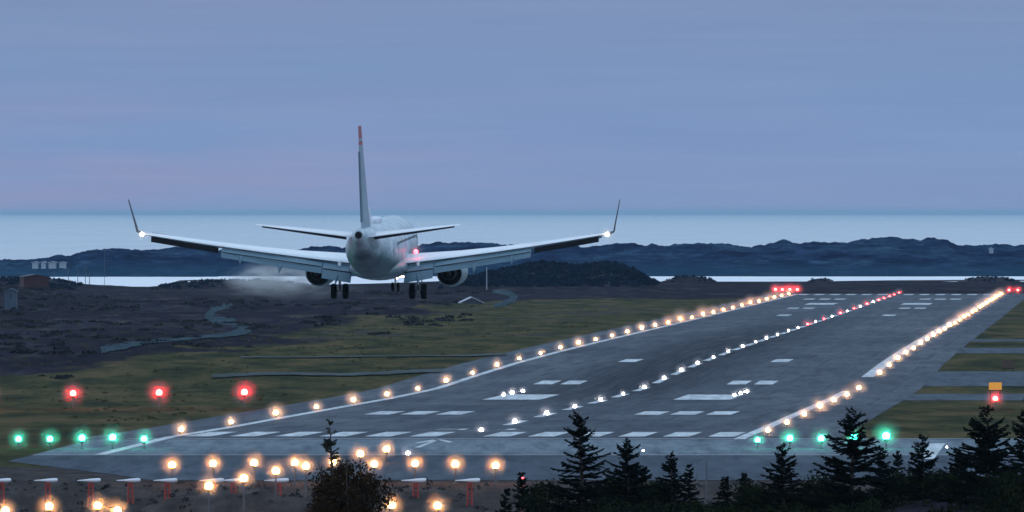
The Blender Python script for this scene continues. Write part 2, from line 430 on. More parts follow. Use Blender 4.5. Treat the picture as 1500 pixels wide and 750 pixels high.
PX = [-900,-300,0,18,42,56,74,88,106,120,152,190,210,240,260,290,340,400,440,455,500,560,613,640,693,752,800,840,861,877,901,926,968,984,1000,1028,1052,1080,1100,1120,1136,1146,1160,1190,1240,1266,1290,1328,1348,1356,1370,1388,1400,1430,1460,1500,1700,2400]
PY = [372,386,384,383.6,384,380,380,377,375.6,371,366,366,368,366,364,366,371,373,369,363,362,363,360,356.5,356,361,362,360,364,361,357.5,358,361.6,361.6,358.4,356.4,357.6,361.6,361.6,358,355.6,353.6,356.4,357.6,356.6,351,348.6,350.4,352,348.6,348,351,358,359.6,360,361.6,356,370]
ry = np.concatenate([np.arange(4190, 4700, 9), np.arange(4700, 5600, 30)])
ux = np.concatenate([np.linspace(-900, -190, 60), np.linspace(-188, 188, 760), np.linspace(190, 900, 60)])
Yi = np.repeat(ry[:, None], len(ux), 1).astype(float)
Xi = np.repeat(ux[None], len(ry), 0) * (Yi / 4600)
xi = Xi / Yi * F + 750
yt = np.interp(xi, PX, PY)
zt = EYE - (yt - Y0) * 4640 / F
d1 = 4255 + 25 * (fbm(Xi/40, 0*Xi, 71) - .5) - 30*(xi < 320)
q = np.clip((Yi - d1) / (4640 - d1), -1, 1)
shape = np.where(q < 0, q * .4, .12 + .88 * np.maximum(q, 0) ** .8 * sstep(0, .03, q)) * np.where(q < .02, sstep(-.01, .02, q) + (q < 0), 1)
fall = 1 - sstep(4660, 5500, Yi) * 1.15
rel = (fbm(Xi/26, Yi/90, 73, 5) - .5)
Zi = SEA + (zt - SEA) * np.where(Yi < 4640, shape, fall) + rel * 3.4 * sstep(0, .25, q) * (1 - .75 * sstep(.8, 1, q)) + (fbm(Xi/4.5, Yi/12, 75, 3) - .5) * 1.3 * sstep(0, .05, q)
rdg = 1 - np.abs(2 * fbm(Xi / 11, Yi / 60, 78, 4) - 1)
Zi += (rdg - .86) * 2.2 * sstep(.1, .5, q) + (fbm(Xi / 2.4, Yi / 40, 77, 3) - .5) * 1.3 * sstep(.4, 1, q)
Zi = np.where(q < 0, SEA - .6, Zi)
tag(grid('hills', Xi, Yi, Zi, M['isle'], True), kind='structure')

# ------------------------------------------------------------------ pavement
def sheet(name, poly_fn, m, along, across, z, kind='structure', origin=None):
    """strip of quads following the ground profile; along: s values, across(s): (t0, t1)"""
    mb = MB()
    for s in along:
        t0, t1 = across(s)
        for k in range(3):
            t = t0 + (t1 - t0) * k / 2
            x, y = poly_fn(s, t); mb.v.append((x, y, float(base(y)) + z))
    for i in range(len(along) - 1):
        for k in range(2):
            a = i*3 + k; mb.f.append((a, a+1, a+4, a+3)); mb.mi.append(0)
    o = mb.build(name, m); tag(o, kind=kind)
    return o
ss = [-10 + 20 * i for i in range(0, 102)]
rwy = sheet('runway', RW, M['asphalt'], [float(v) for v in np.arange(-7, 2026, 10)], lambda s: (-29, 30), .0)
# move the runway's object axes onto the centre line so its surface texture runs along it
mw = Matrix.Translation((XC, YC, 0)) @ Matrix.Rotation(-TH, 4, 'Z')
rwy.data.transform(mw.inverted()); rwy.matrix_world = mw
XY = lambda s, t: (t, s)
def left_edge(y):  # outer edge of the turning area before the threshold
    return float(np.interp(y, [905, 914, 975, 1062, 1090], [-23, -24.5, -36.0, -32.6, -31]))
sheet('taxiway', XY, M['asphalt_dark'], [911, 930, 950, 975, 997], lambda y: (left_edge(y), 60), .0)
sheet('pavement', XY, M['concrete'], [997, 1010, 1030, 1050, 1062], lambda y: (left_edge(y), 260), .0)
for y0_, y1_ in ((1370, 1432), (1498, 1604), (1779, 1850), (1937, 1975)):
    sheet('taxiway', XY, M['asphalt_plain'], [y0_ + (y1_ - y0_) * k / 6 for k in range(7)],
          lambda y: (RW(y - YC, 30)[0] - .0, 300), .0)
# pale joint and kerb lines
# painted markings
def mark(mb, s0, s1, t0, t1, n=None, z=.025):
    n = n or max(1, int((s1 - s0) / 12))
    vs = []
    for k in range(n + 1):
        for t in (t0, t1):
            x, y = RW(s0 + (s1 - s0) * k / n, t); vs.append((x, y, float(base(y)) + z))
    mb.add(vs, [(2*k, 2*k+1, 2*k+3, 2*k+2) for k in range(n)])
mb = MB()
mark(mb, -72, 2000, -22.9, -22.0, 200)
for a, b, w in ((-7, 390, 1.0), (492, 2000, 1.0)):
    mark(mb, a, b, 22.0, 22.9 + (.5 if a > 0 else 0), 60)
for end in (0, 1):
    def mk(a, b, t0, t1):
        if end: a, b = 2006 - b, 2006 - a
        mark(mb, a, b, t0, t1)
    for sgn in (-1, 1):
        for k in range(6):
            c = sgn * (2.9 + 3.55 * k)
            mk(6, 38, c - 1.05, c + 1.05)
        for k in range(3):
            c = sgn * (9.0 + 3.25 * k); mk(168, 196, c - 1.15, c + 1.15)
        mk(306, 354, sgn * 9.6 - 2.9, sgn * 9.6 + 2.9)
        for k in range(2):
            c = sgn * (9.2 + 3.0 * k); mk(440, 465, c - 1.05, c + 1.05)
        mk(615, 645, sgn * 9.4 - 1.1, sgn * 9.4 + 1.1)
s = 88
while s < 1900:
    mark(mb, s, s + 33, -.42, .42); s += 60
# displaced arrow head before the threshold
def quad(pts, z=.03):
    vs = []
    for p in pts: x, y = at(*p); vs.append((x, y, float(base(y)) + z))
    mb.add(vs, [(0, 1, 2, 3)])
quad([(607, 656), (615, 656), (641, 646), (634, 646)])
quad([(640, 644.5), (646, 644), (664, 648), (657, 648.6)])
quad([(608, 649), (612, 650), (640, 646), (634, 644.5)])
quad([(1362, 650), (1385, 650), (1368, 673), (1349, 673)])
# the painted number 31
def stroke(s0, s1, t0, t1): mark(mb, s0, s1, t0, t1, 1, .03)
S0 = 52
for a, b in ((0, 1.2), (4.2, 5.2), (8.4, 9.4)): stroke(S0 + a, S0 + b, -4.3, -1.9)
stroke(S0 + 1.2, S0 + 4.2, -2.5, -1.9); stroke(S0 + 5.2, S0 + 8.4, -2.5, -1.9)
stroke(S0, S0 + 9.4, 1.4, 2.1); stroke(S0, S0 + 1.0, .8, 1.4); stroke(S0, S0 + 1.0, 2.1, 2.7)
mk_ = mb.build('runway_markings', M['paint']); tag(mk_, kind='structure')
# thin pale joint lines across the near pavement
mb = MB()
for yy, x0, x1 in ((997, -35, 60), (1063.5, -30, 80)):
    mb.add([(x0, yy, float(base(yy))+.02), (x1, yy, float(base(yy))+.02), (x1, yy+1.3, float(base(yy))+.02), (x0, yy+1.3, float(base(yy))+.02)], [(0,1,2,3)])
tag(mb.build('pavement_joint', mat('joint', (.36, .38, .42), .6)), kind='structure')

# roads and tracks on the land to the left
def ribbon(name, pts, m):
    """a track through waypoints seen in the photo (x, y, apparent breadth), laid on the land"""
    Q = []
    for i in range(len(pts) - 1):
        for k in range(14):
            f = k / 14; Q.append([pts[i][j] * (1-f) + pts[i+1][j] * f for j in range(3)])
    Q.append(list(pts[-1])); Q = np.array(Q, float)
    for _ in range(8): Q[1:-1] = (Q[:-2] + 2*Q[1:-1] + Q[2:]) / 4
    d = np.gradient(Q[:, :2], axis=0); d /= np.linalg.norm(d, axis=1)[:, None] + 1e-9
    nrm = np.stack([-d[:, 1], d[:, 0]], 1); cs = 7
    kk = np.arange(len(Q)); wl = .45 + 1.0 * fbm(kk * .45, kk * 0, 5, 3); wr = .45 + 1.0 * fbm(kk * .45, kk * 0 + 7, 15, 3)
    u_ = (np.arange(cs) / (cs-1) - .5)[None, :]
    off = (u_ * np.where(u_ < 0, wl[:, None], wr[:, None]) * Q[:, 2:3])[..., None] * nrm[:, None, :]
    I = Q[:, None, :2] + off
    xi_, yi_ = I[..., 0], np.maximum(I[..., 1], 414)
    D = (EYE + .8) * F / (yi_ - Y0)
    for _ in range(14): D = .6 * D + .4 * (EYE - H((xi_ - 750) * D / F, D)) * F / (yi_ - Y0)
    X = (xi_ - 750) * D / F
    V = np.stack([X, D, H(X, D) + .12], -1).reshape(-1, 3)
    Fq = [(i*cs+c, i*cs+c+1, (i+1)*cs+c+1, (i+1)*cs+c) for i in range(len(Q)-1) for c in range(cs-1)]
    o = npmesh(name, V, Fq, m); tag(o, kind='structure'); return o
M['track'] = mat('track', (.085, .10, .105), .95, spec=.02, noise=((.12, .012, 1), .5, (.040, .050, .042)))
ribbon('road', [(352, 524, 1.3), (450, 524, 1.6), (560, 522.5, 1.6), (690, 522, 2), (742, 519, 3.5)], M['track'])
ribbon('road', [(310, 552, 5), (400, 548, 4), (500, 550, 4), (570, 547, 5), (650, 543, 5)], M['track'])
ribbon('path', [(148, 513, 10), (180, 508, 9), (220, 501, 6), (275, 497, 4), (330, 491, 6), (366, 485, 12), (345, 475, 11), (305, 465, 11), (312, 455, 9), (340, 447, 6)], M['gravel'])
ribbon('path', [(722, 427, 5), (745, 430, 8), (756, 437, 9), (742, 444, 8), (724, 449, 6)], M['gravel'])

# ------------------------------------------------------------------ airfield lamps
LENS = {}
def ico_obj(name, r, sub, m, parent, loc=(0, 0, 0), sq=1.0):
    key = (name, r, sub, m.name, sq)
    if key not in LENS:
        v, f = ico(sub, r); me = bpy.data.meshes.new(name); me.from_pydata([(a, b, c * sq) for a, b, c in v], [], f)
        me.polygons.foreach_set('use_smooth', [True] * len(f)); me.materials.append(m); LENS[key] = me
    o = bpy.data.objects.new(name, LENS[key]); COL.objects.link(o); o.parent = parent; o.location = loc
    return o
def lamp_proto(name, cat, h, r, col, k, halo_r, stem='post', dens=None):
    """lamp on a short frangible post: base plate, stem, housing, lens and an added ball of haze that imitates lens glare"""
    e = empty(name, (0, 0, -500)); e['category'] = cat
    mb = MB()
    mb.tube([(0, 0, -.4), (0, 0, .04)], .14, 8); mb.tube([(0, 0, .04), (0, 0, h - r * 1.1)], .045, 6)
    mb.tube([(0, 0, h - r * 1.5), (0, 0, h - r * .75)], [r * .45, r * .8], 8)
    mb.build('lamp_post', M[stem], e)
    ico_obj('lens', r, 2, lamp_mat(name + '_lens', col, k), e, (0, 0, h))
    if halo_r: ico_obj('mist', halo_r, 2, volume_mat(name + '_mist', dens or .40, rad=halo_r), e, (0, 0, h))  # haze ball added round the lamp to imitate lens glare
    return e
protos = {}
used = set()
def put(key, X, Y, Zg_, label, group, h=None):
    o = protos[key]
    if key in used: o = copy_tree(o)
    used.add(key)
    o.location = (X, Y, Zg_); tag(o, label, None, group); o.scale = (random.uniform(.82, 1.22),) * 3   # lamps differ in age and aim
    return o
WARM = (1.0, .38, .09); WHITE = (1.0, .52, .24); COOL = (1.0, .84, .82); RED = (1.0, .010, .008); GREEN = (.014, .80, .42)
protos['edge'] = lamp_proto('runway_edge_light', 'runway light', .46, .18, (1.0, .46, .17), 105, 1.3, dens=.5)
protos['yellow'] = lamp_proto('runway_edge_light', 'runway light', .46, .19, (1.0, .36, .08), 130, 1.9, dens=.5)
protos['centre'] = lamp_proto('centreline_light', 'runway light', .13, .155, COOL, 55, .9)
protos['centre_red'] = lamp_proto('centreline_light', 'runway light', .13, .17, (1.0, .015, .015), 75, 1.3)
protos['green'] = lamp_proto('threshold_light', 'threshold light', .80, .25, GREEN, 80, 1.3, dens=.30)
protos['papi'] = lamp_proto('approach_slope_light', 'slope indicator', 1.6, .30, RED, 150, 1.6, dens=.26)
protos['end'] = lamp_proto('runway_end_light', 'runway end light', .8, .30, RED, 120, 1.8, dens=.25)
protos['zone'] = lamp_proto('touchdown_light', 'runway light', .16, .17, COOL, 55, .9)

k = 0
for side, t, key_ in ((-1, -22.75, 'left'), (1, 24.0, 'right')):
    for i in range(33):
        s = 18 + 60 * i
        if side > 0 and 395 < s < 480: continue
        x, y = RW(s, t); z = float(base(y))
        far = s > 1100
        put('yellow' if far else 'edge', x, y, z,
            f"{'amber' if far else 'warm white'} edge light, {ordn(i+1)} from the threshold on the {key_} edge line",
            f'edge lights along the {key_} edge of the runway')
    # the right row carries extra lights on its far half
for i in range(8):
    s = 18 + 22 + 60 * i
    pass
cx = [705,754,801,842,880,913,944,973,998,1022,1045,1067,1088,1107,1123,1139,1155,1169,1183,1195,1207,1219,1231,1241,1251,1260,1270,1279,1287,1295,1303,1310,1317]
for i, x_ in enumerate(cx):
    Y = 1.0615e6 / (1660 - x_); X = (x_ - 750) * Y / F
    redl = i in (18, 20, 22, 24, 26) or i >= 28
    put('centre_red' if redl else 'centre', X, Y, float(base(Y)),
        f"{'red' if redl else 'white'} flush centre line light, {ordn(i+1)} from the threshold", 'lights along the runway centre line')
for x_, y_, lb_ in ((942, 661, 'tiny pale light on the concrete right of the second central spruce'), (1387, 656, 'tiny pale light beside the white block marking')):
    X, Y = at(x_, y_); put('centre', X, Y, float(base(Y)), lb_, 'lights along the runway centre line').scale = (.4, .4, .4)
x, y = RW(-70, 0)
put('centre', x, y, float(base(y)) , 'small white light beside the arrow head marking before the threshold', 'lights along the runway centre line')
for sgn, nm, xs in ((-1, 'left', (27, 73, 120, 165, 211)), (1, 'right', (1110, 1157, 1203, 1251, 1298))):
    for i, x_ in enumerate(xs):
        Y = 1022; put('green', (x_ - 750) * Y / F, Y, float(base(Y)),
                      f'green threshold light, {ordn(i+1)} of five from the {"left" if sgn<0 else "runway side"}, {nm} of the threshold stripes', 'green wing bar lights at the threshold')
for i, x_ in enumerate((-18, 107, 233, 358)):
    Y = 1290; put('papi', (x_ - 750) * Y / F, Y, EYE - (577 - Y0) * Y / F - 1.6, f'red slope indicator lamp on the left grass, {ordn(i+1)} from the left', 'red slope indicator lamps')
Y = 1280; put('papi', (1458 - 750) * Y / F, Y, EYE - (580 - Y0) * Y / F - 1.6, 'red slope indicator lamp on the right, under the orange lit sign', 'red slope indicator lamps')
for i, (x_, y_) in enumerate(((1136, 429.5), (1146, 429), (1157, 428.5), (1168, 428), (1478, 429), (1491, 428.5))):
    Y = 3088; put('end', (x_ - 750) * Y / F, Y, float(base(Y)), f'red runway end light, {ordn(i+1)} from the left in the far end row', 'red lights at the far end of the runway')
for i, (x_, y_) in enumerate(((738, 580), (750, 577.5), (766, 574.5), (1076, 580.5), (1085, 578), (1094, 575.5))):
    X, Y = at(x_, y_); put('zone', X, Y, float(base(Y)), f'white touchdown light on the {"left" if i < 3 else "right"} aiming block, {ordn(i % 3 + 1)} from its near side', 'touchdown lights on the aiming blocks')

# approach lamps on posts of different heights: one mesh set per lamp
a_lens = lamp_mat('approach_lens', WARM, 90)
a_mist = volume_mat('approach_mist', .55, rad=1.05)  # added haze that gives each approach lamp a glare halo
def approach(x_, y_, Y, label, group, r=.22, mist=1.05):
    X, Y, z = pos(x_, y_, Y); g_ = Hs(X, Y)
    e = empty('approach_light', (X, Y, g_)); h = z - g_
    tag(e, label, 'approach light', group)
    mb = MB(); mb.tube([(0, 0, -.3), (0, 0, h - r)], .05, 6); mb.tube([(0, 0, h - r * 1.5), (0, 0, h - r * .75)], [r * .4, r * .8], 8)
    mb.tube([(0, 0, -.3), (0, 0, .1)], .16, 8)
    mb.build('lamp_post', M['post'], e)
    ico_obj('lens', r, 2, a_lens, e, (0, 0, h)); ico_obj('mist', mist, 2, a_mist, e, (0, 0, h))
for i, (x_, y_) in enumerate(((566,658),(528,665),(488,677),(448,683),(404,690),(357,701),(306,712))):
    approach(x_, y_, 1.0615e6 / (1660 - x_), f'warm approach light on its post, {ordn(i+1)} from the runway in the centre row', 'approach lights in the centre row')
for i, (x_, y_) in enumerate(((252,681),(312,679),(372,678),(432,678),(548,680),(608,679),(667,680),(726,682))):
    approach(x_, y_, 906, f'warm approach light in the wide bar, {ordn(i+1)} from the left', 'approach lights in the wide bar')
for i, (x_, y_) in enumerate(((8,748),(72,742),(143,741),(172,748),(574,740),(641,741))):
    approach(x_, y_, 815, f'warm approach light low at the bottom edge, {ordn(i+1)} from the left', 'nearest row of approach lights')

# red aerial masts with white heads on the bank
def aerial(i, x_):
    Y = 884; X, _, zt_ = pos(x_, 706, Y); g_ = Hs(X, Y)
    e = empty('aerial_mast', (X, Y, g_)); h = zt_ - g_
    tag(e, f'red mast with white slanted aerial head, {ordn(i+1)} from the left on the bank', 'aerial mast', 'red aerial masts before the runway')
    mb = MB()
    for sx in (-.13, .13):
        for sy in (-.13, .13): mb.tube([(sx*1.3, sy*1.3, -.6), (sx, sy, h - .12)], .055, 6)
    nz = max(2, int(h / .45))
    for q_ in range(nz):
        a, b = h * q_ / nz, h * (q_ + 1) / nz - .1
        mb.tube([(-.14, -.14, a), (.14, -.14, b)], .022, 5); mb.tube([(.14, .14, a), (-.14, .14, b)], .022, 5)
        mb.box(-.15, .15, -.15, .15, b, b + .03)
    mb.box(-.17, .17, -.17, .17, h - .16, h - .04)
    mb.build('mast', M['mast_red'], e)
    mb = MB()       # head: a long rounded radome, thick end on the right and thin end on the left
    rings = []
    for f_, w, hh in ((-.95, .10, .03), (-.5, .16, .06), (0, .20, .12), (.45, .22, .15), (.62, .22, .14), (.68, .16, .09)):
        rings.append([(f_ , -f_ * 2.0 + w * math.cos(a), h + .10 + f_ * .05 + hh * math.sin(a)) for a in [2*math.pi*j/10 for j in range(10)]])
    mb.loft(rings); mb.build('aerial_head', M['radome'], e, smooth=True, fix=True)
for i, x_ in enumerate((2, 70, 133, 191, 245, 313, 342, 408, 609, 688)): aerial(i, x_)

# lit orange sign
X, Y, z = pos(1458, 571, 1330); g_ = float(base(1330)) - .1
e = empty('taxiway_sign', (X, Y, g_)); tag(e, 'orange lit taxiway sign box above the red lamp on the right', 'sign')
mb = MB(); mb.box(-.62, .62, -.12, .12, z - g_, z - g_ + .72); mb.build('sign_face', M['sign'], e)
mb = MB(); mb.box(-.70, .70, -.09, .09, z - g_ - .06, z - g_ - .004)
for sx in (-.45, .45): mb.tube([(sx, 0, -.3), (sx, 0, z - g_ - .06)], .04, 6)
mb.build('sign_frame', M['dark'], e)

X, Y, z = pos(1477, 543, 1610); e = empty('taxiway_sign', (X, Y, float(base(1610)) - .05)); tag(e, 'dim brown taxiway sign standing higher up than the lit one on the right', 'sign')
mb = MB(); mb.box(-.7, .7, -.1, .1, .35, 1.3); mb.build('sign_face', mat('sign_dim', (.085, .055, .04), .6), e)
mb = MB(); mb.box(-.75, .75, -.08, .08, .28, .345)
for sx in (-.5, .5): mb.tube([(sx, 0, -.3), (sx, 0, .28)], .04, 6)
mb.build('sign_frame', M['dark'], e)

# ------------------------------------------------------------------ the airliner
def airliner():
    X, Y, Z = pos(555, 438, 996)
    P = bpy.data.objects.new('airliner', None); COL.objects.link(P)
    P.location = (X, Y, Z)
    P.rotation_mode = 'QUATERNION'
    yaw = Quaternion((0, 0, 1), -R(3.95)); pitch = Quaternion((1, 0, 0), R(1.7))
    P.rotation_quaternion = yaw @ pitch
    tag(P, 'white twin-engine airliner landing with red fin tip and lowered wheels', 'airliner')
    # fuselage
    st = [(19.6,-.55,.04,.04),(19.45,-.5,.36,.34),(19.0,-.42,.72,.68),(18.2,-.3,1.08,1.05),(17.0,-.16,1.42,1.45),(15.5,-.05,1.68,1.78),(13.5,0,1.85,1.98),(11.5,0,1.88,2.0),
          (8,0,1.88,2.0),(4,0,1.88,2.0),(0,0,1.88,2.0),(-3,0,1.88,2.0),(-5,.02,1.87,1.98),(-7,.08,1.82,1.9),(-9,.2,1.70,1.76),(-11,.38,1.50,1.56),(-13,.6,1.24,1.32),(-15,.85,.93,1.05),(-16.6,1.2,.62,.74),(-17.7,1.42,.40,.50),(-18.4,1.55,.24,.32)]
    mb = MB(); NS = 40; ZC = 3.72
    rings = [[(w*math.cos(a), y, ZC + zc + h*math.sin(a)) for a in [2*math.pi*i/NS for i in range(NS)]] for y, zc, w, h in st]
    mb.loft(rings, cap=True)
    # belly faces darker grey
    for fi, f in enumerate(mb.f):
        cz = sum(mb.v[i][2] for i in f) / len(f); cy = sum(mb.v[i][1] for i in f) / len(f)
        mb.mi[fi] = 0
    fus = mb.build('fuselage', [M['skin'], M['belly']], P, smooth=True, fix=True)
    mb = MB()   # tail cone exhaust
    mb.tube([(0, -18.38, ZC+1.52), (0, -18.62, ZC+1.53)], [.27, .22], 16); mb.build('tail_exhaust', M['dark'], fus)
    mb = MB()   # dark door and panel spots along the rear right flank
    for yy, zz, w, hh in ((-9.6, ZC-.3, .5, .34), (-10.6, ZC-.95, .42, .3), (-8.4, ZC-.1, .34, .24)):
        wy = np.interp(-yy, [7, 9, 11, 13], [1.82, 1.70, 1.5, 1.24]); hy = np.interp(-yy, [7, 9, 11, 13], [1.9, 1.76, 1.56, 1.32]); c0 = ZC + np.interp(-yy, [7, 9, 11, 13], [.08, .2, .38, .6])
        def sp(y_, z_):
            q_ = max(0, 1 - ((z_ - c0) / hy) ** 2); return (wy * math.sqrt(q_) + .02, y_, z_)
        mb.add([sp(yy, zz), sp(yy + w, zz), sp(yy + w, zz + hh), sp(yy, zz + hh)], [(0, 1, 2, 3)])
    mb.build('service_hatch', M['wall_blue'], fus)
    for sx in (-1, 1):   # cabin windows, small and dark along both flanks
        for k in range(38):
            yy = 13.0 - k * .5; zz = ZC + .45; xw = 1.88 * math.sqrt(1 - (.45/2.0)**2) + .012
            mb = MB(); mb.add([(sx*xw, yy-.11, zz-.16), (sx*xw, yy+.11, zz-.16), (sx*(xw-.03), yy+.11, zz+.16), (sx*(xw-.03), yy-.11, zz+.16)], [(0,1,2,3)])
            mb.build('window', M['dark'], fus)
    mb = MB()   # satellite aerial hump
    mb.loft([[(w*c, y, ZC + z0 + hh*s_) for c, s_ in ((1,0),(1,.75),(.8,1),(-.8,1),(-1,.75),(-1,0))] for y, w, hh, z0 in ((-5.2,.40,.30,1.9),(-5.1,.46,.46,1.9),(-4.4,.48,.52,1.9),(-3.4,.48,.50,1.9),(-2.2,.40,.34,1.9),(-1.2,.1,.06,1.96))])
    mb.build('aerial_fairing', M['radome'], fus, fix=True)
    # lifting surfaces
    AF = [(0,0),(.02,.22),(.08,.42),(.2,.58),(.35,.62),(.55,.5),(.78,.26),(1,.02),(1,-.02),(.78,-.12),(.55,-.26),(.35,-.36),(.2,-.36),(.08,-.26),(.02,-.14)]
    def foil(yle, chord, x, z, thick, twist=0.0):
        out = []
        for c, t in AF:
            yy = -c * chord; zz = t * thick
            out.append((x, yle + yy * math.cos(twist) , z + zz + yy * math.sin(twist)))
        return out
    def wz(x):   # wing height along the span (dihedral with a little flex)
        a = abs(x); return 2.45 + (a - 1.7) * .118 + .0020 * a * a * (a > 0)
    def wle(x): return 6.9 - (abs(x)) * math.tan(R(27.8))
    def wte(x):
        a = abs(x); return float(np.interp(a, [0, 5.8, 17.1], [-.75, -.95, -4.15]))
    for sg in (-1, 1):
        # main wing box; the trailing part is cut short where the flaps slide out
        mb = MB(); rings = []
        for a, th in ((.5,1.15),(1.7,1.1),(3.4,.95),(5.8,.72),(8.5,.56),(11.0,.46),(11.35,.45),(11.4,.45),(14,.36),(16.2,.28),(17.0,.22)):
            ch = wle(a) - wte(a); cut = .84 if a <= 11.36 else 1.0
            rings.append(foil(wle(a), ch * cut, sg * a, wz(a), th, R(-1.0)))
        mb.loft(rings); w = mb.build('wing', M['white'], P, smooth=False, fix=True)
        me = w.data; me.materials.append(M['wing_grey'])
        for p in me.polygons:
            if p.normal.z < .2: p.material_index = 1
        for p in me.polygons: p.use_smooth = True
        # winglet
        mb = MB()
        mb.loft([foil(wle(17.0), 1.75, sg*17.0, wz(17), .2), foil(wle(17.25)-.1, 1.55, sg*17.35, wz(17)+.16, .16)[:], ])
        # blend up
        def upright(yle, chord, x, z, thick):
            return [(x + sg * t * thick * -1, yle - c * chord, z) for c, t in AF]
        mb2 = MB()
        lean = .62 if sg < 0 else .34
        mb2.loft([upright(wle(17.3)-.15, 1.5, sg*17.38, wz(17)+.18, .12), upright(wle(17.3)-.6, 1.25, sg*(17.48), wz(17)+.7, .09), upright(wle(17.3)-1.9, .62, sg*(17.9), wz(17)+2.55, .05)])
        mb.v += []; o = len(mb.v); mb.v += mb2.v; mb.f += [tuple(i+o for i in f) for f in mb2.f]; mb.mi += mb2.mi
        mb.build('winglet', [M['wall_dark']], w, fix=True)
        # aileron: dark thin trailing strip
        mb = MB(); rings = []
        for a in (11.55, 14, 16.3):
            y0, z0 = wte(a), wz(a) - .02 - (wle(a)-wte(a)) * math.sin(R(1.0)) * -1 * -1
            rings.append([(sg*a, y0+.62, z0+.02), (sg*a, y0-.03, z0-.0), (sg*a, y0-.05, z0-.36), (sg*a, y0+.5, z0-.34)])
        mb.loft(rings); mb.build('aileron', M['dark'], w, fix=True)
        # slats drooped at the front
        mb = MB(); rings = []
        for a in (5.9, 9, 12, 16.4):
            rings.append([(sg*a, wle(a)+.35, wz(a)-.22), (sg*a, wle(a)-.15, wz(a)+.14), (sg*a, wle(a)-.45, wz(a)+.20), (sg*a, wle(a)-.1, wz(a)-.05)])
        mb.loft(rings); mb.build('slat', M['steel'], w, fix=True)
        # double-slotted flaps, two spans
        for a0, a1 in ((1.95, 4.05), (4.10, 11.3)):
            def fl(a): return (1.0 - .030 * (a - 2)) 
            mb = MB(); rings = []
            for a in (a0, (a0+a1)/2, a1):
                ch = wle(a) - wte(a); y0 = wle(a) - ch * .83; k_ = float(np.interp(a, [2, 4.06, 4.09, 11.3], [1.0, .93, .66, .52])); z0 = wz(a) - .10
                # section: front panel then steeper rear panel
                up = [(y0, z0+.03), (y0-1.15*k_, z0-.42*k_), (y0-1.95*k_, z0-1.12*k_)]
                dn = [(y0-1.98*k_, z0-1.16*k_), (y0-1.05*k_, z0-.70*k_), (y0+.25, z0-.28*k_)]
                rings.append([(sg*a, p, q_) for p, q_ in up + dn])
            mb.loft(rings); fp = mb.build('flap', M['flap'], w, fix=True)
            mb = MB()   # dark gap line between the two flap panels
            pr = []
            for a in (a0+.03, a1-.03):
                ch = wle(a) - wte(a); y0 = wle(a) - ch * .83; k_ = float(np.interp(a, [2, 4.06, 4.09, 11.3], [1.0, .93, .66, .52])); z0 = wz(a) - .10
                pr.append([(sg*a, y0-1.12*k_, z0-.385*k_), (sg*a, y0-1.20*k_, z0-.44*k_), (sg*a, y0-1.215*k_, z0-.475*k_), (sg*a, y0-1.17*k_-.03, z0-.40*k_)])
            mb.loft(pr); mb.build('flap_slot', M['dark'], fp, fix=True)
        # flap track fairings
        for a in (3.0, 7.1, 9.9):
            k_ = float(np.interp(a, [2, 5.4, 11.3], [1.0, .86, .55])); zf = wz(a) - .55*k_; yf = wte(a)
            mb = MB(); mb.loft([[(sg*a + rr*math.cos(t_)*.6, y_, z_ + rr*math.sin(t_)) for t_ in [2*math.pi*j/10 for j in range(10)]]
                     for y_, z_, rr in ((yf+2.6, zf+.10, .03), (yf+1.7, zf, .26), (yf+.6, zf-.15*k_, .30), (yf-.6*k_, zf-.55*k_, .22), (yf-1.5*k_, zf-1.0*k_, .04))])
            mb.build('flap_fairing', M['flap'], w, smooth=True, fix=True)
        # tailplane
        mb = MB(); rings = []
        for a, th in ((.25,.42),(1.2,.36),(4,.24),(7.35,.10)):
            f_ = (a - .25) / 6.9; ch = 3.9 * (1 - f_) + 1.25 * f_
            rings.append(foil(-12.6 - a * math.tan(R(35)), ch, sg*a, ZC + 1.34 + a * .128, th * .8, R(1.6)))
        mb.loft(rings); t_ = mb.build('tailplane', M['white'], P, fix=True, smooth=True)
        mb = MB(); rings = []
        for a in (1.0, 4, 6.9):     # elevator trailing strip, dark
            f_ = (a - .25) / 6.9; ch = 3.9 * (1 - f_) + 1.25 * f_; yl = -12.6 - a * math.tan(R(35)); z0 = ZC + 1.34 + a * .128
            zt_ = z0 - ch * math.sin(R(1.6)); k_ = 1.1 - .6 * f_
            rings.append([(sg*a, yl-ch+.3, zt_+.02), (sg*a, yl-ch-.06, zt_-.02), (sg*a, yl-ch-.08, zt_-.20*k_), (sg*a, yl-ch+.25, zt_-.22*k_)])
        mb.loft(rings); mb.build('elevator', M['dark'], t_, fix=True)
        # engine
        ex = sg * 4.83; ez = 1.72
        def ring(y, r, zo=0, flat_=0.0, n=36):
            out = []
            for j in range(n):
                a = 2*math.pi*j/n; s_ = math.sin(a); out.append((ex + r*math.cos(a), y, ez + zo + r*s_*(1 - flat_*(s_ < 0))))
            return out
        mb = MB()
        prof = [(9.3,.78,0),(9.42,.84,0),(9.45,.92,0),(9.3,1.0,0),(8.6,1.09,.06),(7.4,1.12,.06),(6.2,1.08,.04),(5.2,.98,.02),(4.7,.90,0),(4.68,.87,0),(5.2,.85,0),(6.0,.80,0),(8.2,.76,0),(9.3,.78,0)]
        mb.loft([ring(y, r, 0, fl_) for y, r, fl_ in prof], cap=False); e = mb.build('engine', mat('nacelle_paint', (.24, .30, .34), .5), P, smooth=True, fix=True)
        mb = MB(); mb.loft([ring(y, r) for y, r in ((6.6,.78),(6.55,.3),(5.6,.56),(4.2,.50),(3.9,.44),(3.88,.40),(4.4,.38),(4.5,.28),(3.6,.16),(3.2,.03))], cap=True)
        mb.build('exhaust_core', M['hot'], e, smooth=True, fix=True)
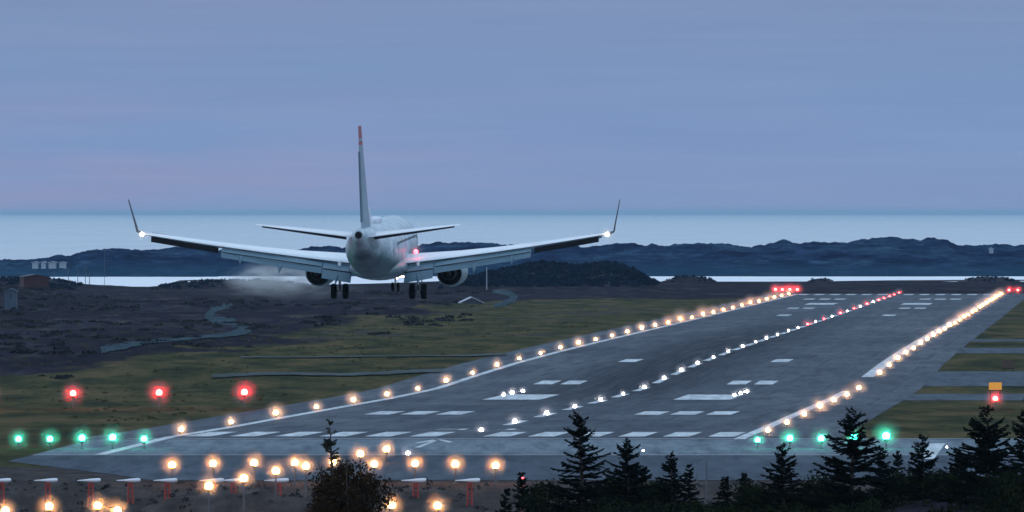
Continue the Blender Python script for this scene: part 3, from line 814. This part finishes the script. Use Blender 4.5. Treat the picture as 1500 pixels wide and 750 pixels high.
        mb = MB(); mb.tube([(ex, 4.76, ez), (ex, 6.72, ez)], [.845, .80], 32); mb.build('duct_shade', M['dark'], e)  # dark plug closing the nozzle, stands in for its shaded inside
        mb = MB(); mb.loft([[(ex-.13, y, z0), (ex+.13, y, z0), (ex+.13, y, z1), (ex-.13, y, z1)] for y, z0, z1 in ((9.0, ez+.9, ez+1.05), (7.2, ez+.9, ez+1.3), (5.0, ez+.7, ez+1.0), (3.2, ez+.35, ez+.9), (1.4, ez+.4, ez+.75))])
        mb.build('pylon', M['wing_grey'], e, fix=True)
        # main gear
        gx = sg * 2.86
        mb = MB()
        mb.tube([(gx, 0, .56), (gx, .02, 1.5)], .09, 10); mb.tube([(gx, .02, 1.4), (gx, .05, 2.75)], .15, 10)
        mb.tube([(gx, .05, 1.5), (sg*1.5, .1, 2.6)], .07, 8); mb.tube([(gx-.5, 0, .56), (gx+.5, 0, .56)], .10, 10)
        mb.tube([(gx, -.1, .8), (gx, -.38, 1.15), (gx, -.1, 1.5)], .045, 6)
        gr = mb.build('main_gear', M['steel'], P, smooth=True)
        for dx in (-.43, .43):
            mb = MB(); n = 28; rr = []
            for xx, r in ((-.20,.34),(-.20,.46),(-.17,.53),(-.1,.565),(.1,.565),(.17,.53),(.20,.46),(.20,.34)):
                rr.append([(gx+dx+xx, r*math.cos(2*math.pi*j/n), .565 + r*math.sin(2*math.pi*j/n)) for j in range(n)])
            mb.loft(rr); mb.build('tyre', M['tyre'], gr, smooth=True, fix=True)
            mb = MB(); mb.tube([(gx+dx-.205, 0, .565), (gx+dx+.205, 0, .565)], .24, 20); mb.build('rim', M['dark'], gr)
        mb = MB(); mb.box(gx+sg*.26, gx+sg*.30, -.35, .35, 1.25, 2.3); mb.build('gear_door', M['wing_grey'], gr)
    # wing root fairing
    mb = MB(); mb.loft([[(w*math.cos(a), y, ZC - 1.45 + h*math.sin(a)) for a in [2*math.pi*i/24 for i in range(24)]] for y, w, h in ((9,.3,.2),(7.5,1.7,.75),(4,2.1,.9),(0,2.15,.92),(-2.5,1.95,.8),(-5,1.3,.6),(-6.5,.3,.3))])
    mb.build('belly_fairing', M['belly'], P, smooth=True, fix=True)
    # fin
    mb = MB(); rings = []; zs = [(5.3,0),(6.2,0),(8,0),(10,0),(11.65,0),(11.66,1),(11.95,1),(11.96,0),(12.15,0),(12.16,1),(12.7,1),(13.05,1)]
    for z_, _ in zs:
        f_ = (z_ - 5.3) / 7.75; yle_ = -9.6 - 6.5 * f_ if z_ > 6 else -8.6; yte = -15.9 - 2.6 * f_
        ch = yle_ - yte; th = .52 * (1-f_) + .13 * f_
        rings.append([(sgn_ * math.sin(math.pi * min(1, c ** .6)) * th / 2 + (0 if c < .999 else 0), yle_ - c * ch, z_) for sgn_, c in
                      [(1,0),(1,.06),(1,.18),(1,.35),(1,.6),(1,.85),(1,1),(-1,.85),(-1,.6),(-1,.35),(-1,.18),(-1,.06)]])
    mb.loft(rings)
    for fi, f in enumerate(mb.f):
        cz = sum(mb.v[i][2] for i in f) / len(f)
        mb.mi[fi] = 1 if (11.66 < cz < 11.95) or cz > 12.155 else 0
    fin = mb.build('fin', [M['fin_paint'], M['red']], P, fix=True)
    mb = MB(); mb.loft([[(.10, -4.5+o_, 5.65), (-.10, -4.5+o_, 5.65), (-.03, -4.5+o_, 5.68), (.03, -4.5+o_, 5.68)] if o_ == 0 else
                        [(.28, -10.6, 5.4), (-.28, -10.6, 5.4), (-.12, -10.6, 7.1), (.12, -10.6, 7.1)] for o_ in (0, 1)])
    mb.build('dorsal_fin', M['white'], fin, fix=True)
    # rudder strip
    mb = MB(); rr = []
    for z_ in (6.1, 11.2):
        f_ = (z_ - 5.3) / 7.1; yte = -15.9 - 2.6 * f_; th = .20 - .1 * f_
        rr.append([(-th/2, yte+.9-.3*f_, z_), (th/2, yte+.9-.3*f_, z_), (.03, yte-.05, z_), (-.03, yte-.05, z_)])
    mb.loft(rr); mb.build('rudder', M['flap'], fin, fix=True)
    # nose gear
    mb = MB(); mb.tube([(0, 15.6, .35), (0, 15.65, 1.9)], .08, 8); mb.tube([(-.28, 15.6, .34), (.28, 15.6, .34)], .06, 8); mb.tube([(0, 15.6, 1.0), (0, 16.6, 1.9)], .05, 8)
    ng = mb.build('nose_gear', M['steel'], P)
    for dx in (-.21, .21):
        mb = MB(); n = 24; rr = []
        for xx, r in ((-.10,.18),(-.10,.27),(-.06,.335),(.06,.335),(.10,.27),(.10,.18)):
            rr.append([(dx+xx, 15.6 + r*math.cos(2*math.pi*j/n), .34 + r*math.sin(2*math.pi*j/n)) for j in range(n)])
        mb.loft(rr); mb.build('tyre', M['tyre'], ng, smooth=True, fix=True)
    for dx in (-.35, .35):
        mb = MB(); mb.box(dx-.015, dx+.015, 15.9, 17.2, 1.3, 1.95); mb.build('gear_door', M['wing_grey'], ng)
    # lamps
    lw = lamp_mat('nav_white', (1, .78, .62), 25); lr = lamp_mat('beacon_red', (1, .03, .04), 14); lb = lamp_mat('belly_lamp', (1, .7, .5), 10)
    for sg in (-1, 1):
        ico_obj('tip_light', .15, 2, lw, P, (sg * 16.95, wte(17.0) - .1, wz(17.0) + .02)); ico_obj('light_halo', .8, 2, volume_mat('tip_halo', .4, rad=.8), P, (sg * 16.95, wte(17.0) - .1, wz(17.0) + .02))  # second ball is haze added for the glare of the tip light
    ico_obj('beacon', .17, 2, lr, P, (2.62, 1.2, 3.42)); ico_obj('beacon_mist', 1.0, 2, volume_mat('beacon_mist', .35, rad=1.0), P, (2.62, 1.2, 3.42))  # haze ball added around the beacon for its glare
    ico_obj('landing_light', .09, 1, lb, P, (.55, 3.0, 1.42)); ico_obj('landing_light', .07, 1, lb, P, (.95, 5.0, 1.35)); 
    mb = MB(); mb.box(.9, 1.75, 6.9, 7.0, 1.36, 1.44); mb.build('landing_light', lb, P)
    return P
airliner()

# ------------------------------------------------------------------ plants
def quads_from(C, U, V_):
    """N little blades: centre C, half axes U and V"""
    n = len(C); P = np.stack([C - U - V_, C + U - V_, C + U + V_, C - U + V_], 1).reshape(-1, 3)
    return P, np.arange(4 * n).reshape(n, 4)

def spruce(name, X, Y, h, w, label, group=None, m=None, seed=0, sparse=1.0, gz=None):
    r_ = np.random.default_rng(100 + seed)
    z0 = Hs(X, Y) - .1 if gz is None else gz
    e = empty(name, (X, Y, z0)); tag(e, label, 'spruce', group)
    mb = MB(); mb.tube([(0, 0, -.3), (0.02, 0, h * .5), (0, 0.02, h * .93), (0, 0, h)], [.03 * h ** .9, .018 * h ** .9, .008, .005], 8)
    mb.build('trunk', M['bark'], e, smooth=True)
    C, U, Vv = [], [], []
    z = .06 * h
    while z < h * .975:
        f = z / h
        L0 = w * .5 * (1 - f) ** .82 + .05
        nb = int(r_.integers(5, 8)) if f < .85 else 4
        ph = r_.uniform(0, 6.28)
        for b in range(nb):
            if r_.random() > .9 * sparse + .05: continue
            az = ph + b * 6.283 / nb + r_.normal(0, .3); zj = z + r_.normal(0, .02 * h)
            L = L0 * r_.uniform(.5, 1.3)
            rise = np.interp(f, [0, .6, 1], [.12, .38, 1.0]) + r_.normal(0, .12)
            d = np.array([math.cos(az), math.sin(az), 0])
            pts = []
            n_ = max(3, int(L / .075))
            for k in range(n_ + 1):
                q_ = k / n_
                p = d * L * q_ + np.array([0, 0, zj + L * (rise * q_ - .35 * q_ * q_ + .30 * q_ ** 3)])
                pts.append(p)
            side = np.array([-d[1], d[0], 0])
            for k in range(n_):
                p, p2 = pts[k], pts[k + 1]; ax = (p2 - p); q_ = k / n_
                C.append((p + p2) / 2); U.append(ax * .6); Vv.append(np.array([0, 0, .018 + .012 * (1 - q_)]))
                C.append((p + p2) / 2); U.append(ax * .6); Vv.append(side * .02)
                tl = (.10 + .42 * L * (1 - q_) * min(1, q_ * 3 + .25)) * r_.uniform(.5, 1.1)
                for sgn in (-1, 1):
                    if r_.random() < .18: continue
                    td = d * .75 + side * sgn * .8 + np.array([0, 0, r_.uniform(-.25, .22)]); td /= np.linalg.norm(td)
                    for m_ in range(2 if tl > .16 else 1):
                        c0 = p + td * tl * (m_ + .5) / (2 if tl > .16 else 1)
                        hl = tl / (4 if tl > .16 else 2)
                        C.append(c0); U.append(td * hl * 1.08); Vv.append(np.array([0, 0, 1.0]) * r_.uniform(.015, .034))
                        C.append(c0); U.append(td * hl); Vv.append(np.cross(td, [0, 0, 1]) * r_.uniform(.018, .034))
        z += h * .045 * r_.uniform(.8, 1.25) if h > 2.5 else h * .075
    P_, Fq = quads_from(np.array(C), np.array(U), np.array(Vv))
    npmesh('crown', P_, Fq, m or M['needle'], e)
    return e

def leafy(name, X, Y, h, w, label, cat='shrub', m=None, seed=0, n=7000, group=None, leaf=.05):
    r_ = np.random.default_rng(500 + seed); z0 = Hs(X, Y) - .1
    e = empty(name, (X, Y, z0)); tag(e, label, cat, group)
    mb = MB()
    for k in range(9):
        a = r_.uniform(0, 6.28); rr = r_.uniform(.1, .42) * w
        mb.tube([(0, 0, -.2), (rr*.4*math.cos(a), rr*.4*math.sin(a), h*.35), (rr*math.cos(a), rr*math.sin(a), h*r_.uniform(.6, .92))], [.07, .04, .01], 6)
    mb.build('trunk', M['bark'], e)
    k = 60; cd = r_.normal(size=(k, 3)); cd /= np.linalg.norm(cd, axis=1)[:, None]
    cr = r_.uniform(.35, .95, k) ** .6
    cc_ = cd * cr[:, None] * np.array([w/2, w/2, h*.42]) * .86 + np.array([0, 0, h*.55])
    cs_ = r_.uniform(.10, .24, k) * w
    idx = r_.integers(0, k, n); dv = r_.normal(size=(n, 3)); dv /= np.linalg.norm(dv, axis=1)[:, None]
    C = cc_[idx] + dv * (cs_[idx] * r_.uniform(.25, 1.0, n) ** .5)[:, None]
    C[:, 2] = np.maximum(C[:, 2], .02)
    a = r_.normal(size=(n, 3)); a /= np.linalg.norm(a, axis=1)[:, None]; b = np.cross(a, dv); b /= np.linalg.norm(b, axis=1)[:, None] + 1e-6
    sz = r_.uniform(.6, 1.3, n)[:, None] * leaf
    P_, Fq = quads_from(C, a * sz, b * sz * .6); npmesh('crown', P_, Fq, m or M['leaf'], e)
    return e

def tree_at(x_, ytop, Y, wpx, label, **k):
    X, _, zt_ = pos(x_, ytop, Y); h = zt_ - (Hs(X, Y) - .1)
    return spruce('spruce', X, Y, h, wpx * .86 * Y / F, label, **k)
GR = 'young spruces along the foot of the hill'
T = [ # x, top y, distance, width px at the foot, label
 (492, 606, 610, 86, 'thin spruce leader rising above the rounded brown tree'),
 (854, 598, 560, 165, 'tall dark spruce standing in front of the runway centre stripes'),
 (921, 645, 565, 110, 'mid-sized spruce just right of the tallest central spruce'),
 (985, 660, 570, 80, 'small spruce with a bare leader, right of the two central spruces'),
 (1010, 680, 585, 50, 'tiny spruce tip between the small spruce and the thin pole'),
 (1148, 648, 560, 120, 'spruce in front of the green lamps, second green lamp above it'),
 (1245, 596, 555, 190, 'large spruce reaching up to the right edge line, by the green lamps'),
 (1292, 652, 560, 70, 'narrow spruce close against the right flank of the large one'),
 (1314, 660, 575, 60, 'slight spruce between the last green lamp and the white block marking'),
 (1353, 636, 550, 90, 'open spruce in front of the white block marking'),
 (1447, 598, 540, 190, 'broad dark spruce below the red lamp and orange sign'),
 (1502, 590, 530, 170, 'tall black spruce cut by the right edge of the picture'),
 (1406, 664, 560, 80, 'short spruce left of the broad one under the red lamp'),
 (768, 692, 575, 60, 'small spruce around the red lamp post at the bottom'),
 (738, 716, 570, 60, 'low spruce at the left end of the dark thicket'),
 (1060, 700, 580, 50, 'low spruce right of the thin bare pole'),
 (1092, 694, 575, 56, 'low spruce between the thin pole and the green lamps'),
]
for i, (x_, yt_, Y, w_, lb_) in enumerate(T):
    tr = tree_at(x_, yt_, Y, w_ * random.uniform(.82, 1.12), lb_, group=GR, seed=i, m=M['needle_b'] if i == 0 else None, sparse=.7 if i in (0, 3, 9) else random.uniform(.82, 1.0))
    tr.rotation_euler = (R(random.uniform(-2, 2)), R(random.uniform(-2.5, 2.5)), 0)
X, _, zt_ = pos(512, 668, 595); leafy('shrub', X, 595, zt_ - Hs(X, 595) + .25, 132 * 595 / F, 'rounded brown leafy tree lit by the approach lights behind it', 'tree', seed=1, n=17000, leaf=.055)
for i, (x_, y_, Y, w_, lb_) in enumerate(((800, 706, 570, 80, 'low dark shrub left of the central spruces'), (905, 700, 575, 90, 'low dark shrub between the two central spruces'),
        (1110, 712, 565, 90, 'low greenish shrub left of the spruce by the green lamps'), (1200, 696, 568, 90, 'dark shrub between the green-lamp spruce and the large one'),
        (1330, 690, 560, 90, 'low shrub under the white block marking'), (1385, 694, 550, 100, 'shrub at the foot of the broad dark spruce'), (1490, 690, 520, 130, 'dense shrub in the bottom right corner'), (960, 706, 572, 70, 'low shrub right of the mid-sized spruce'))):
    X, _, zt_ = pos(x_, y_, Y); leafy('shrub', X, Y, max(.8, zt_ - Hs(X, Y) + .1), w_ * Y / F, lb_, seed=10 + i, n=3500, m=M['scrub'], group='low shrubs among the spruces')

def scatter(name, n, region, size, m, kind='stuff', hfac=.6, blades=26, seed=0, bl=.35):
    """n ragged clumps of small blades lying on the land, as one object"""
    r_ = np.random.default_rng(900 + seed)
    X, Y = region(r_, n); n = len(X); Z = H(X, Y)
    S = size(r_, X, Y)
    C = np.repeat(np.stack([X, Y, Z], 1), blades, 0); SS = np.repeat(S, blades)
    d = r_.normal(size=(n * blades, 3)); d /= np.linalg.norm(d, axis=1)[:, None]; d[:, 2] = np.abs(d[:, 2])
    C = C + d * (SS * r_.uniform(.35, 1, n * blades) ** .5)[:, None] * np.array([1, 1, hfac])
    a = r_.normal(size=(n * blades, 3)); a /= np.linalg.norm(a, axis=1)[:, None]
    b = np.cross(a, d); b /= np.linalg.norm(b, axis=1)[:, None] + 1e-6
    sz = (SS * bl * r_.uniform(.6, 1.3, n * blades))[:, None]
    P_, Fq = quads_from(C, a * sz, b * sz * .6)
    o = npmesh(name, P_, Fq, m); tag(o, kind=kind); return o
def reg(x0, x1, y0, y1, keep=None):
    def f(r_, n):
        Y = r_.uniform(y0, y1, n); xi_ = r_.uniform(x0, x1, n); X = (xi_ - 750) * Y / F
        if keep is not None:
            k_ = keep(X, Y); X, Y = X[k_], Y[k_]
        return X, Y
    return f
def is_land(X, Y): return Y < shore(X, Y) - 25
sz_const = lambda a, b: (lambda r_, X, Y: r_.uniform(a, b, len(X)))
scatter('undergrowth', 2600, reg(690, 1700, 500, 640, lambda X, Y: fbm(X/2, Y/8, 91) > .36), sz_const(.18, .55), M['scrub'], hfac=1.1, blades=40, seed=1, bl=.14)
scatter('undergrowth', 900, reg(-200, 700, 520, 640), sz_const(.15, .4), M['scrub'], hfac=.8, blades=20, seed=2, bl=.15)
scatter('heather', 2600, reg(-300, 700, 1550, 3250, lambda X, Y: (lat(X, Y) < -70 + 20*fbm(X/20, Y/80, 93)) & (fbm(X/16, Y/120, 95) > .55)), sz_const(.4, 1.3), M['heather'], hfac=.2, blades=24, seed=3, bl=.26)
scatter('rough_grass', 2600, reg(-300, 1050, 1090, 2300, lambda X, Y: (lat(X, Y) < -32) & (fbm(X/7, Y/40, 97) > .45)), sz_const(.12, .42), mat('rough_grass', (.11, .085, .038), .95, spec=.02, noise=((.2, .03, 1), .5, (.045, .048, .020))), hfac=.22, blades=12, seed=7, bl=.3)
def on_hill(X, Y): return (H(X, Y) > .35) & is_land(X, Y)
scatter('woods', 5200, reg(650, 975, 3080, 3500, on_hill), sz_const(.35, .95), M['wood'], hfac=1.1, blades=26, seed=4, bl=.3)
scatter('woods', 2600, reg(-150, 650, 3150, 3500, lambda X, Y: (H(X, Y) > -.35) & is_land(X, Y)), sz_const(.3, .7), M['wood'], hfac=.9, blades=20, seed=5, bl=.3)
scatter('woods', 1500, reg(965, 1600, 3560, 3850, lambda X, Y: (H(X, Y) > -1.1) & is_land(X, Y)), sz_const(.3, .6), M['wood'], hfac=.9, blades=20, seed=6, bl=.3)
scatter('rubble', 600, reg(-60, 1100, 780, 905), sz_const(.06, .22), mat('rubble_stone', (.07, .062, .060), .9, noise=(2.0, .5)), hfac=.6, blades=8, seed=8, bl=.6)
scatter('sedge', 450, reg(-60, 1100, 790, 908), sz_const(.10, .3), M['heather'], hfac=.9, blades=18, seed=9, bl=.22)

# ------------------------------------------------------------------ buildings and poles far off
def house(name, x_, y_, Y, w, d, hw, hr, wall, roof, label, cat, rz=0, group=None, win=0):
    X, _, z = pos(x_, y_, Y)
    e = empty(name, (X, Y, z), rz); tag(e, label, cat, group)
    mb = MB(); mb.box(-w/2, w/2, -d/2, d/2, -1.5, hw)
    mb.add([(-w/2, -d/2, hw), (w/2, -d/2, hw), (0, -d/2, hw+hr), (-w/2, d/2, hw), (w/2, d/2, hw), (0, d/2, hw+hr)], [(0,1,2), (3,5,4)])
    mb.build('wall', wall, e)
    mb = MB(); o = .25
    for sg in (-1, 1):
        k = hr / (w/2)
        a = [(0, hw+hr+.02), (sg*(w/2+o), hw - o*k+.02), (sg*(w/2+o), hw - o*k + .2), (0, hw+hr+.2)]
        mb.loft([[(p, -d/2-o, q_) for p, q_ in a], [(p, d/2+o, q_) for p, q_ in a]])
    mb.build('roof', roof, e, fix=True)
    if win:
        mb = MB()
        for k in range(win):
            xx = -w/2 + w * (k + .5) / win; mb.box(xx-.25, xx+.25, -d/2-.03, -d/2+.02, hw*.35, hw*.8)
        mb.build('window', M['wall_dark'], e)
    return e
house('cabin', 690, 444.5, 2720, 4.3, 5, .15, 1.0, M['wall_dark'], M['roof_light'], 'small dark cabin with pale gable roof edges below the right wing', 'cabin', .08, win=2)
house('barn', 50, 411, 3120, 5.6, 9, .8, .5, M['wall_red'], M['wall_dark'], 'low dark red barn beside the water, left', 'barn', .15)
house('shed', 16, 442, 2600, 2.3, 3, 1.9, .5, M['wall_blue'], M['wall_blue'], 'pale blue-grey shed at the left edge', 'shed', 0, win=1)
for i, (x_, w_, h_) in enumerate(((52, 1.9, .6), (64, 1.4, .8), (77, 2.3, .7), (92, 2.0, .55))):
    house('warehouse', x_, 386.5, 4330, w_*1.0, 6, h_*.55, .22, M['wall_white'], M['wall_white'], f'white waterside building across the sound, {ordn(i+1)} from the left', 'building', 0, 'white buildings across the sound')
house('lighthouse_cottage', 1452, 367, 4560, 1.3, 3, .5, .3, M['wall_white'], M['wall_white'], 'small white cottage on the island ridge at the far right', 'cottage')
def pole(name, x_, y0_, y1_, Y, r, m, label, cat, group=None, arm=0):
    X, _, zt_ = pos(x_, y0_, Y); _, _, zb = pos(x_, y1_, Y)
    e = empty(name, (X, Y, zb)); tag(e, label, cat, group)
    mb = MB(); mb.tube([(0, 0, -1), (0, 0, zt_ - zb)], [r, r * .7], 8); mb.build('shaft', m, e)
    if arm:
        mb = MB(); mb.tube([(-arm, 0, zt_-zb-.25), (arm, 0, zt_-zb-.25)], r * .6, 6); mb.tube([(-arm*.7, 0, zt_-zb-.8), (arm*.7, 0, zt_-zb-.8)], r * .6, 6); mb.build('crossarm', m, e)
    return e
for i, (x_, a, b) in enumerate(((79, 397, 414), (100, 392, 416), (114, 395, 417), (125, 391, 420), (131, 397, 420))):
    pole('jetty_pole', x_, a, b, 3560, .10, M['post'], f'dark pole standing before the left inlet, {ordn(i+1)} from the left', 'pole', 'poles by the left inlet', arm=.35 if i in (1, 3) else 0)
pole('radio_mast', 153, 363, 420, 3450, .06, M['post'], 'thin tall radio mast in front of the left inlet', 'mast')
pole('lamp_mast', 713, 391, 418, 3060, .11, M['roof_light'], 'pale mast against the wooded hill right of the engine', 'mast')
pole('windsock_pole', 1035, 675, 706, 640, .04, M['post'], 'bare thin pole rising from the thicket in the middle', 'pole')
pole('marker_post', 1021, 690, 712, 640, .025, M['post'], 'thin short stake left of the bare thin pole', 'pole')
# obstruction lamp on a post in the thicket
X, _, z = pos(766, 702, 600); g_ = Hs(X, 600)
e = empty('obstruction_light', (X, 600, g_)); tag(e, 'small red lamp on an orange post among the lowest spruces', 'warning light')
mb = MB(); mb.tube([(0, 0, -.3), (0, 0, z - g_ - .1)], .07, 8); mb.build('lamp_post', M['mast_red'], e)
ico_obj('lens', .09, 2, lamp_mat('obstruction_lens', RED, 9), e, (0, 0, z - g_))

# ------------------------------------------------------------------ air
def vapour(name, x_, y_, Y, hx, hy, hz_, dens, seed, col=(1, 1, 1)):
    """a drifting patch of wet exhaust haze: soft-edged, torn by noise"""
    X, _, z = pos(x_, y_, Y)
    m = volume_mat(name, dens, col, rad=1.0); nt = m.node_tree
    ml = [n for n in nt.nodes if n.bl_idname == 'ShaderNodeMath' and n.operation == 'MULTIPLY'][0]
    pw = [n for n in nt.nodes if n.bl_idname == 'ShaderNodeMath' and n.operation == 'POWER'][0]; pw.inputs[1].default_value = 1.2
    tc = [n for n in nt.nodes if n.bl_idname == 'ShaderNodeTexCoord'][0]
    q = nt.nodes.new('ShaderNodeTexNoise'); q.inputs['Scale'].default_value = 2.3; q.inputs['Detail'].default_value = 3
    mp = nt.nodes.new('ShaderNodeMapping'); mp.inputs['Location'].default_value = (seed, 0, 0); nt.links.new(tc.outputs['Object'], mp.inputs[0]); nt.links.new(mp.outputs[0], q.inputs['Vector'])
    mr = nt.nodes.new('ShaderNodeMapRange'); mr.inputs[1].default_value = .38; mr.inputs[2].default_value = .65; nt.links.new(q.outputs['Fac'], mr.inputs[0])
    m2 = nt.nodes.new('ShaderNodeMath'); m2.operation = 'MULTIPLY'; nt.links.new(pw.outputs[0], m2.inputs[0]); nt.links.new(mr.outputs[0], m2.inputs[1])
    nt.links.new(m2.outputs[0], ml.inputs[0])
    v, f = ico(3, 1.0); mb = MB(); mb.add(v, f); o = mb.build(name, m); o.location = (X, Y, z); o.scale = (hx * Y / F, hy, hz_ * Y / F)
    tag(o, kind='stuff'); return o
vapour('smoke', 405, 408, 1045, 85, 4.5, 28, .95, 3.1)
vapour('smoke', 420, 424, 1050, 130, 5, 20, .10, 8.2)
mb = MB(); mb.box(-102000, 102000, -102000, 102000, SEA - 3.6, 26)
hz = mb.build('haze', volume_mat('haze_air', 1.5e-5, (.50, .80, 1.0))); tag(hz, kind='stuff')

# ------------------------------------------------------------------ sky, sun
W = bpy.data.worlds.new('World'); SC.world = W; W.use_nodes = True; nt = W.node_tree
bg = nt.nodes['Background']
SUN_EL, SUN_AZ = R(2.0), R(-55)         # low in the west, out over the sea to the left
sky = nt.nodes.new('ShaderNodeTexSky'); sky.sky_type = 'NISHITA'; sky.sun_disc = False
sky.sun_elevation = SUN_EL; sky.sun_rotation = SUN_AZ; sky.dust_density = 2
tc = nt.nodes.new('ShaderNodeTexCoord'); sx = nt.nodes.new('ShaderNodeSeparateXYZ'); nt.links.new(tc.outputs['Generated'], sx.inputs[0])
def ramp(fac, stops, interp='LINEAR'):
    r = nt.nodes.new('ShaderNodeValToRGB'); e = r.color_ramp.elements; r.color_ramp.interpolation = interp
    while len(e) < len(stops): e.new(.5)
    for el, (p, c) in zip(e, stops): el.position = p; el.color = (*c, 1)
    nt.links.new(fac, r.inputs['Fac']); return r.outputs[0]
lowz = nt.nodes.new('ShaderNodeMath'); lowz.operation = 'MULTIPLY'; lowz.inputs[1].default_value = 60; nt.links.new(sx.outputs[2], lowz.inputs[0])
low = ramp(lowz.outputs[0], [(0, (.222, .312, .53)), (.1, (.218, .314, .54)), (.35, (.198, .310, .545)), (.7, (.195, .298, .515)), (1, (.210, .290, .485))])
high = ramp(sx.outputs[2], [(0, (.20, .265, .47)), (.016, (.20, .265, .47)), (.10, (.42, .54, .78)), (.28, (.62, .80, 1.02)), (1, (.56, .80, 1.12))])
sel = nt.nodes.new('ShaderNodeMapRange'); nt.links.new(sx.outputs[2], sel.inputs[0]); sel.inputs[1].default_value = .0155; sel.inputs[2].default_value = .017
def mixc(fac, a, b, mode='MIX'):
    m = nt.nodes.new('ShaderNodeMix'); m.data_type = 'RGBA'; m.blend_type = mode
    if isinstance(fac, float): m.inputs[0].default_value = fac
    else: nt.links.new(fac, m.inputs[0])
    for k, v in ((6, a), (7, b)):
        if isinstance(v, tuple): m.inputs[k].default_value = (*v, 1)
        else: nt.links.new(v, m.inputs[k])
    return m.outputs[2]
c = mixc(sel.outputs[0], low, high)
# thin cloud bands low over the sea, pinker to the left
mp = nt.nodes.new('ShaderNodeMapping'); mp.inputs['Scale'].default_value = (28, 2, 330); nt.links.new(tc.outputs['Generated'], mp.inputs['Vector'])
nz = nt.nodes.new('ShaderNodeTexNoise'); nz.inputs['Scale'].default_value = 1; nz.inputs['Detail'].default_value = 5; nz.inputs['Roughness'].default_value = .55
nt.links.new(mp.outputs[0], nz.inputs['Vector'])
band = ramp(nz.outputs['Fac'], [(.40, (0, 0, 0)), (.62, (1, 1, 1))])
lr = nt.nodes.new('ShaderNodeMapRange'); nt.links.new(sx.outputs[0], lr.inputs[0]); lr.inputs[1].default_value = .03; lr.inputs[2].default_value = -.03; lr.inputs[3].default_value = .04; lr.inputs[4].default_value = .55
vz = nt.nodes.new('ShaderNodeMapRange'); nt.links.new(sx.outputs[2], vz.inputs[0]); vz.inputs[1].default_value = .014; vz.inputs[2].default_value = .001; vz.inputs[3].default_value = .15
m1 = nt.nodes.new('ShaderNodeMath'); m1.operation = 'MULTIPLY'; nt.links.new(band, m1.inputs[0]); nt.links.new(lr.outputs[0], m1.inputs[1])
m2 = nt.nodes.new('ShaderNodeMath'); m2.operation = 'MULTIPLY'; nt.links.new(m1.outputs[0], m2.inputs[0]); nt.links.new(vz.outputs[0], m2.inputs[1])
c = mixc(m2.outputs[0], c, (.31, .30, .49))
mpb = nt.nodes.new('ShaderNodeMapping'); mpb.inputs['Scale'].default_value = (40, 3, 900); mpb.inputs['Location'].default_value = (3, 1, 2); nt.links.new(tc.outputs['Generated'], mpb.inputs['Vector'])
nb_ = nt.nodes.new('ShaderNodeTexNoise'); nb_.inputs['Scale'].default_value = 1; nb_.inputs['Detail'].default_value = 6; nb_.inputs['Roughness'].default_value = .6; nt.links.new(mpb.outputs[0], nb_.inputs['Vector'])
c = mixc(1.0, c, ramp(nb_.outputs['Fac'], [(.3, (.95, .965, .98)), (.5, (1, 1, 1)), (.72, (1.07, 1.045, 1.02))]), 'MULTIPLY')
ns = mixc(1.0, sky.outputs[0], (.004, .004, .005), 'MULTIPLY')
c = mixc(1.0, c, ns, 'ADD')
nt.links.new(c, bg.inputs['Color']); bg.inputs['Strength'].default_value = 1.0

sd = bpy.data.lights.new('sun', 'SUN'); sd.energy = .12; sd.angle = R(12); sd.color = (1, .82, .74)
so = bpy.data.objects.new('sun', sd); COL.objects.link(so)
dirv = Vector((math.sin(SUN_AZ) * math.cos(SUN_EL + R(6)), math.cos(SUN_AZ) * math.cos(SUN_EL + R(6)), math.sin(SUN_EL + R(6))))
so.rotation_euler = dirv.to_track_quat('Z', 'Y').to_euler()

# ------------------------------------------------------------------ camera
cd = bpy.data.cameras.new('camera'); cam = bpy.data.objects.new('camera', cd); COL.objects.link(cam); SC.camera = cam
cd.sensor_width = 36; cd.sensor_fit = 'HORIZONTAL'; cd.lens = F / 1500 * 36
cd.clip_start = 1; cd.clip_end = 300000
cam.location = (0, 0, EYE)
cam.rotation_euler = (R(90) - math.atan((375 - Y0) / F), 0, 0)

SC.view_settings.view_transform = 'Standard'; SC.view_settings.look = 'None'; SC.view_settings.exposure = 0; SC.view_settings.gamma = 1
cy = SC.cycles if hasattr(SC, 'cycles') else None
SC.render.engine = 'CYCLES'
SC.cycles.use_denoising = True
SC.cycles.max_bounces = 5; SC.cycles.diffuse_bounces = 2; SC.cycles.glossy_bounces = 3; SC.cycles.transparent_max_bounces = 8; SC.cycles.volume_bounces = 0
SC.cycles.sample_clamp_indirect = 4; SC.cycles.caustics_reflective = False; SC.cycles.caustics_refractive = False
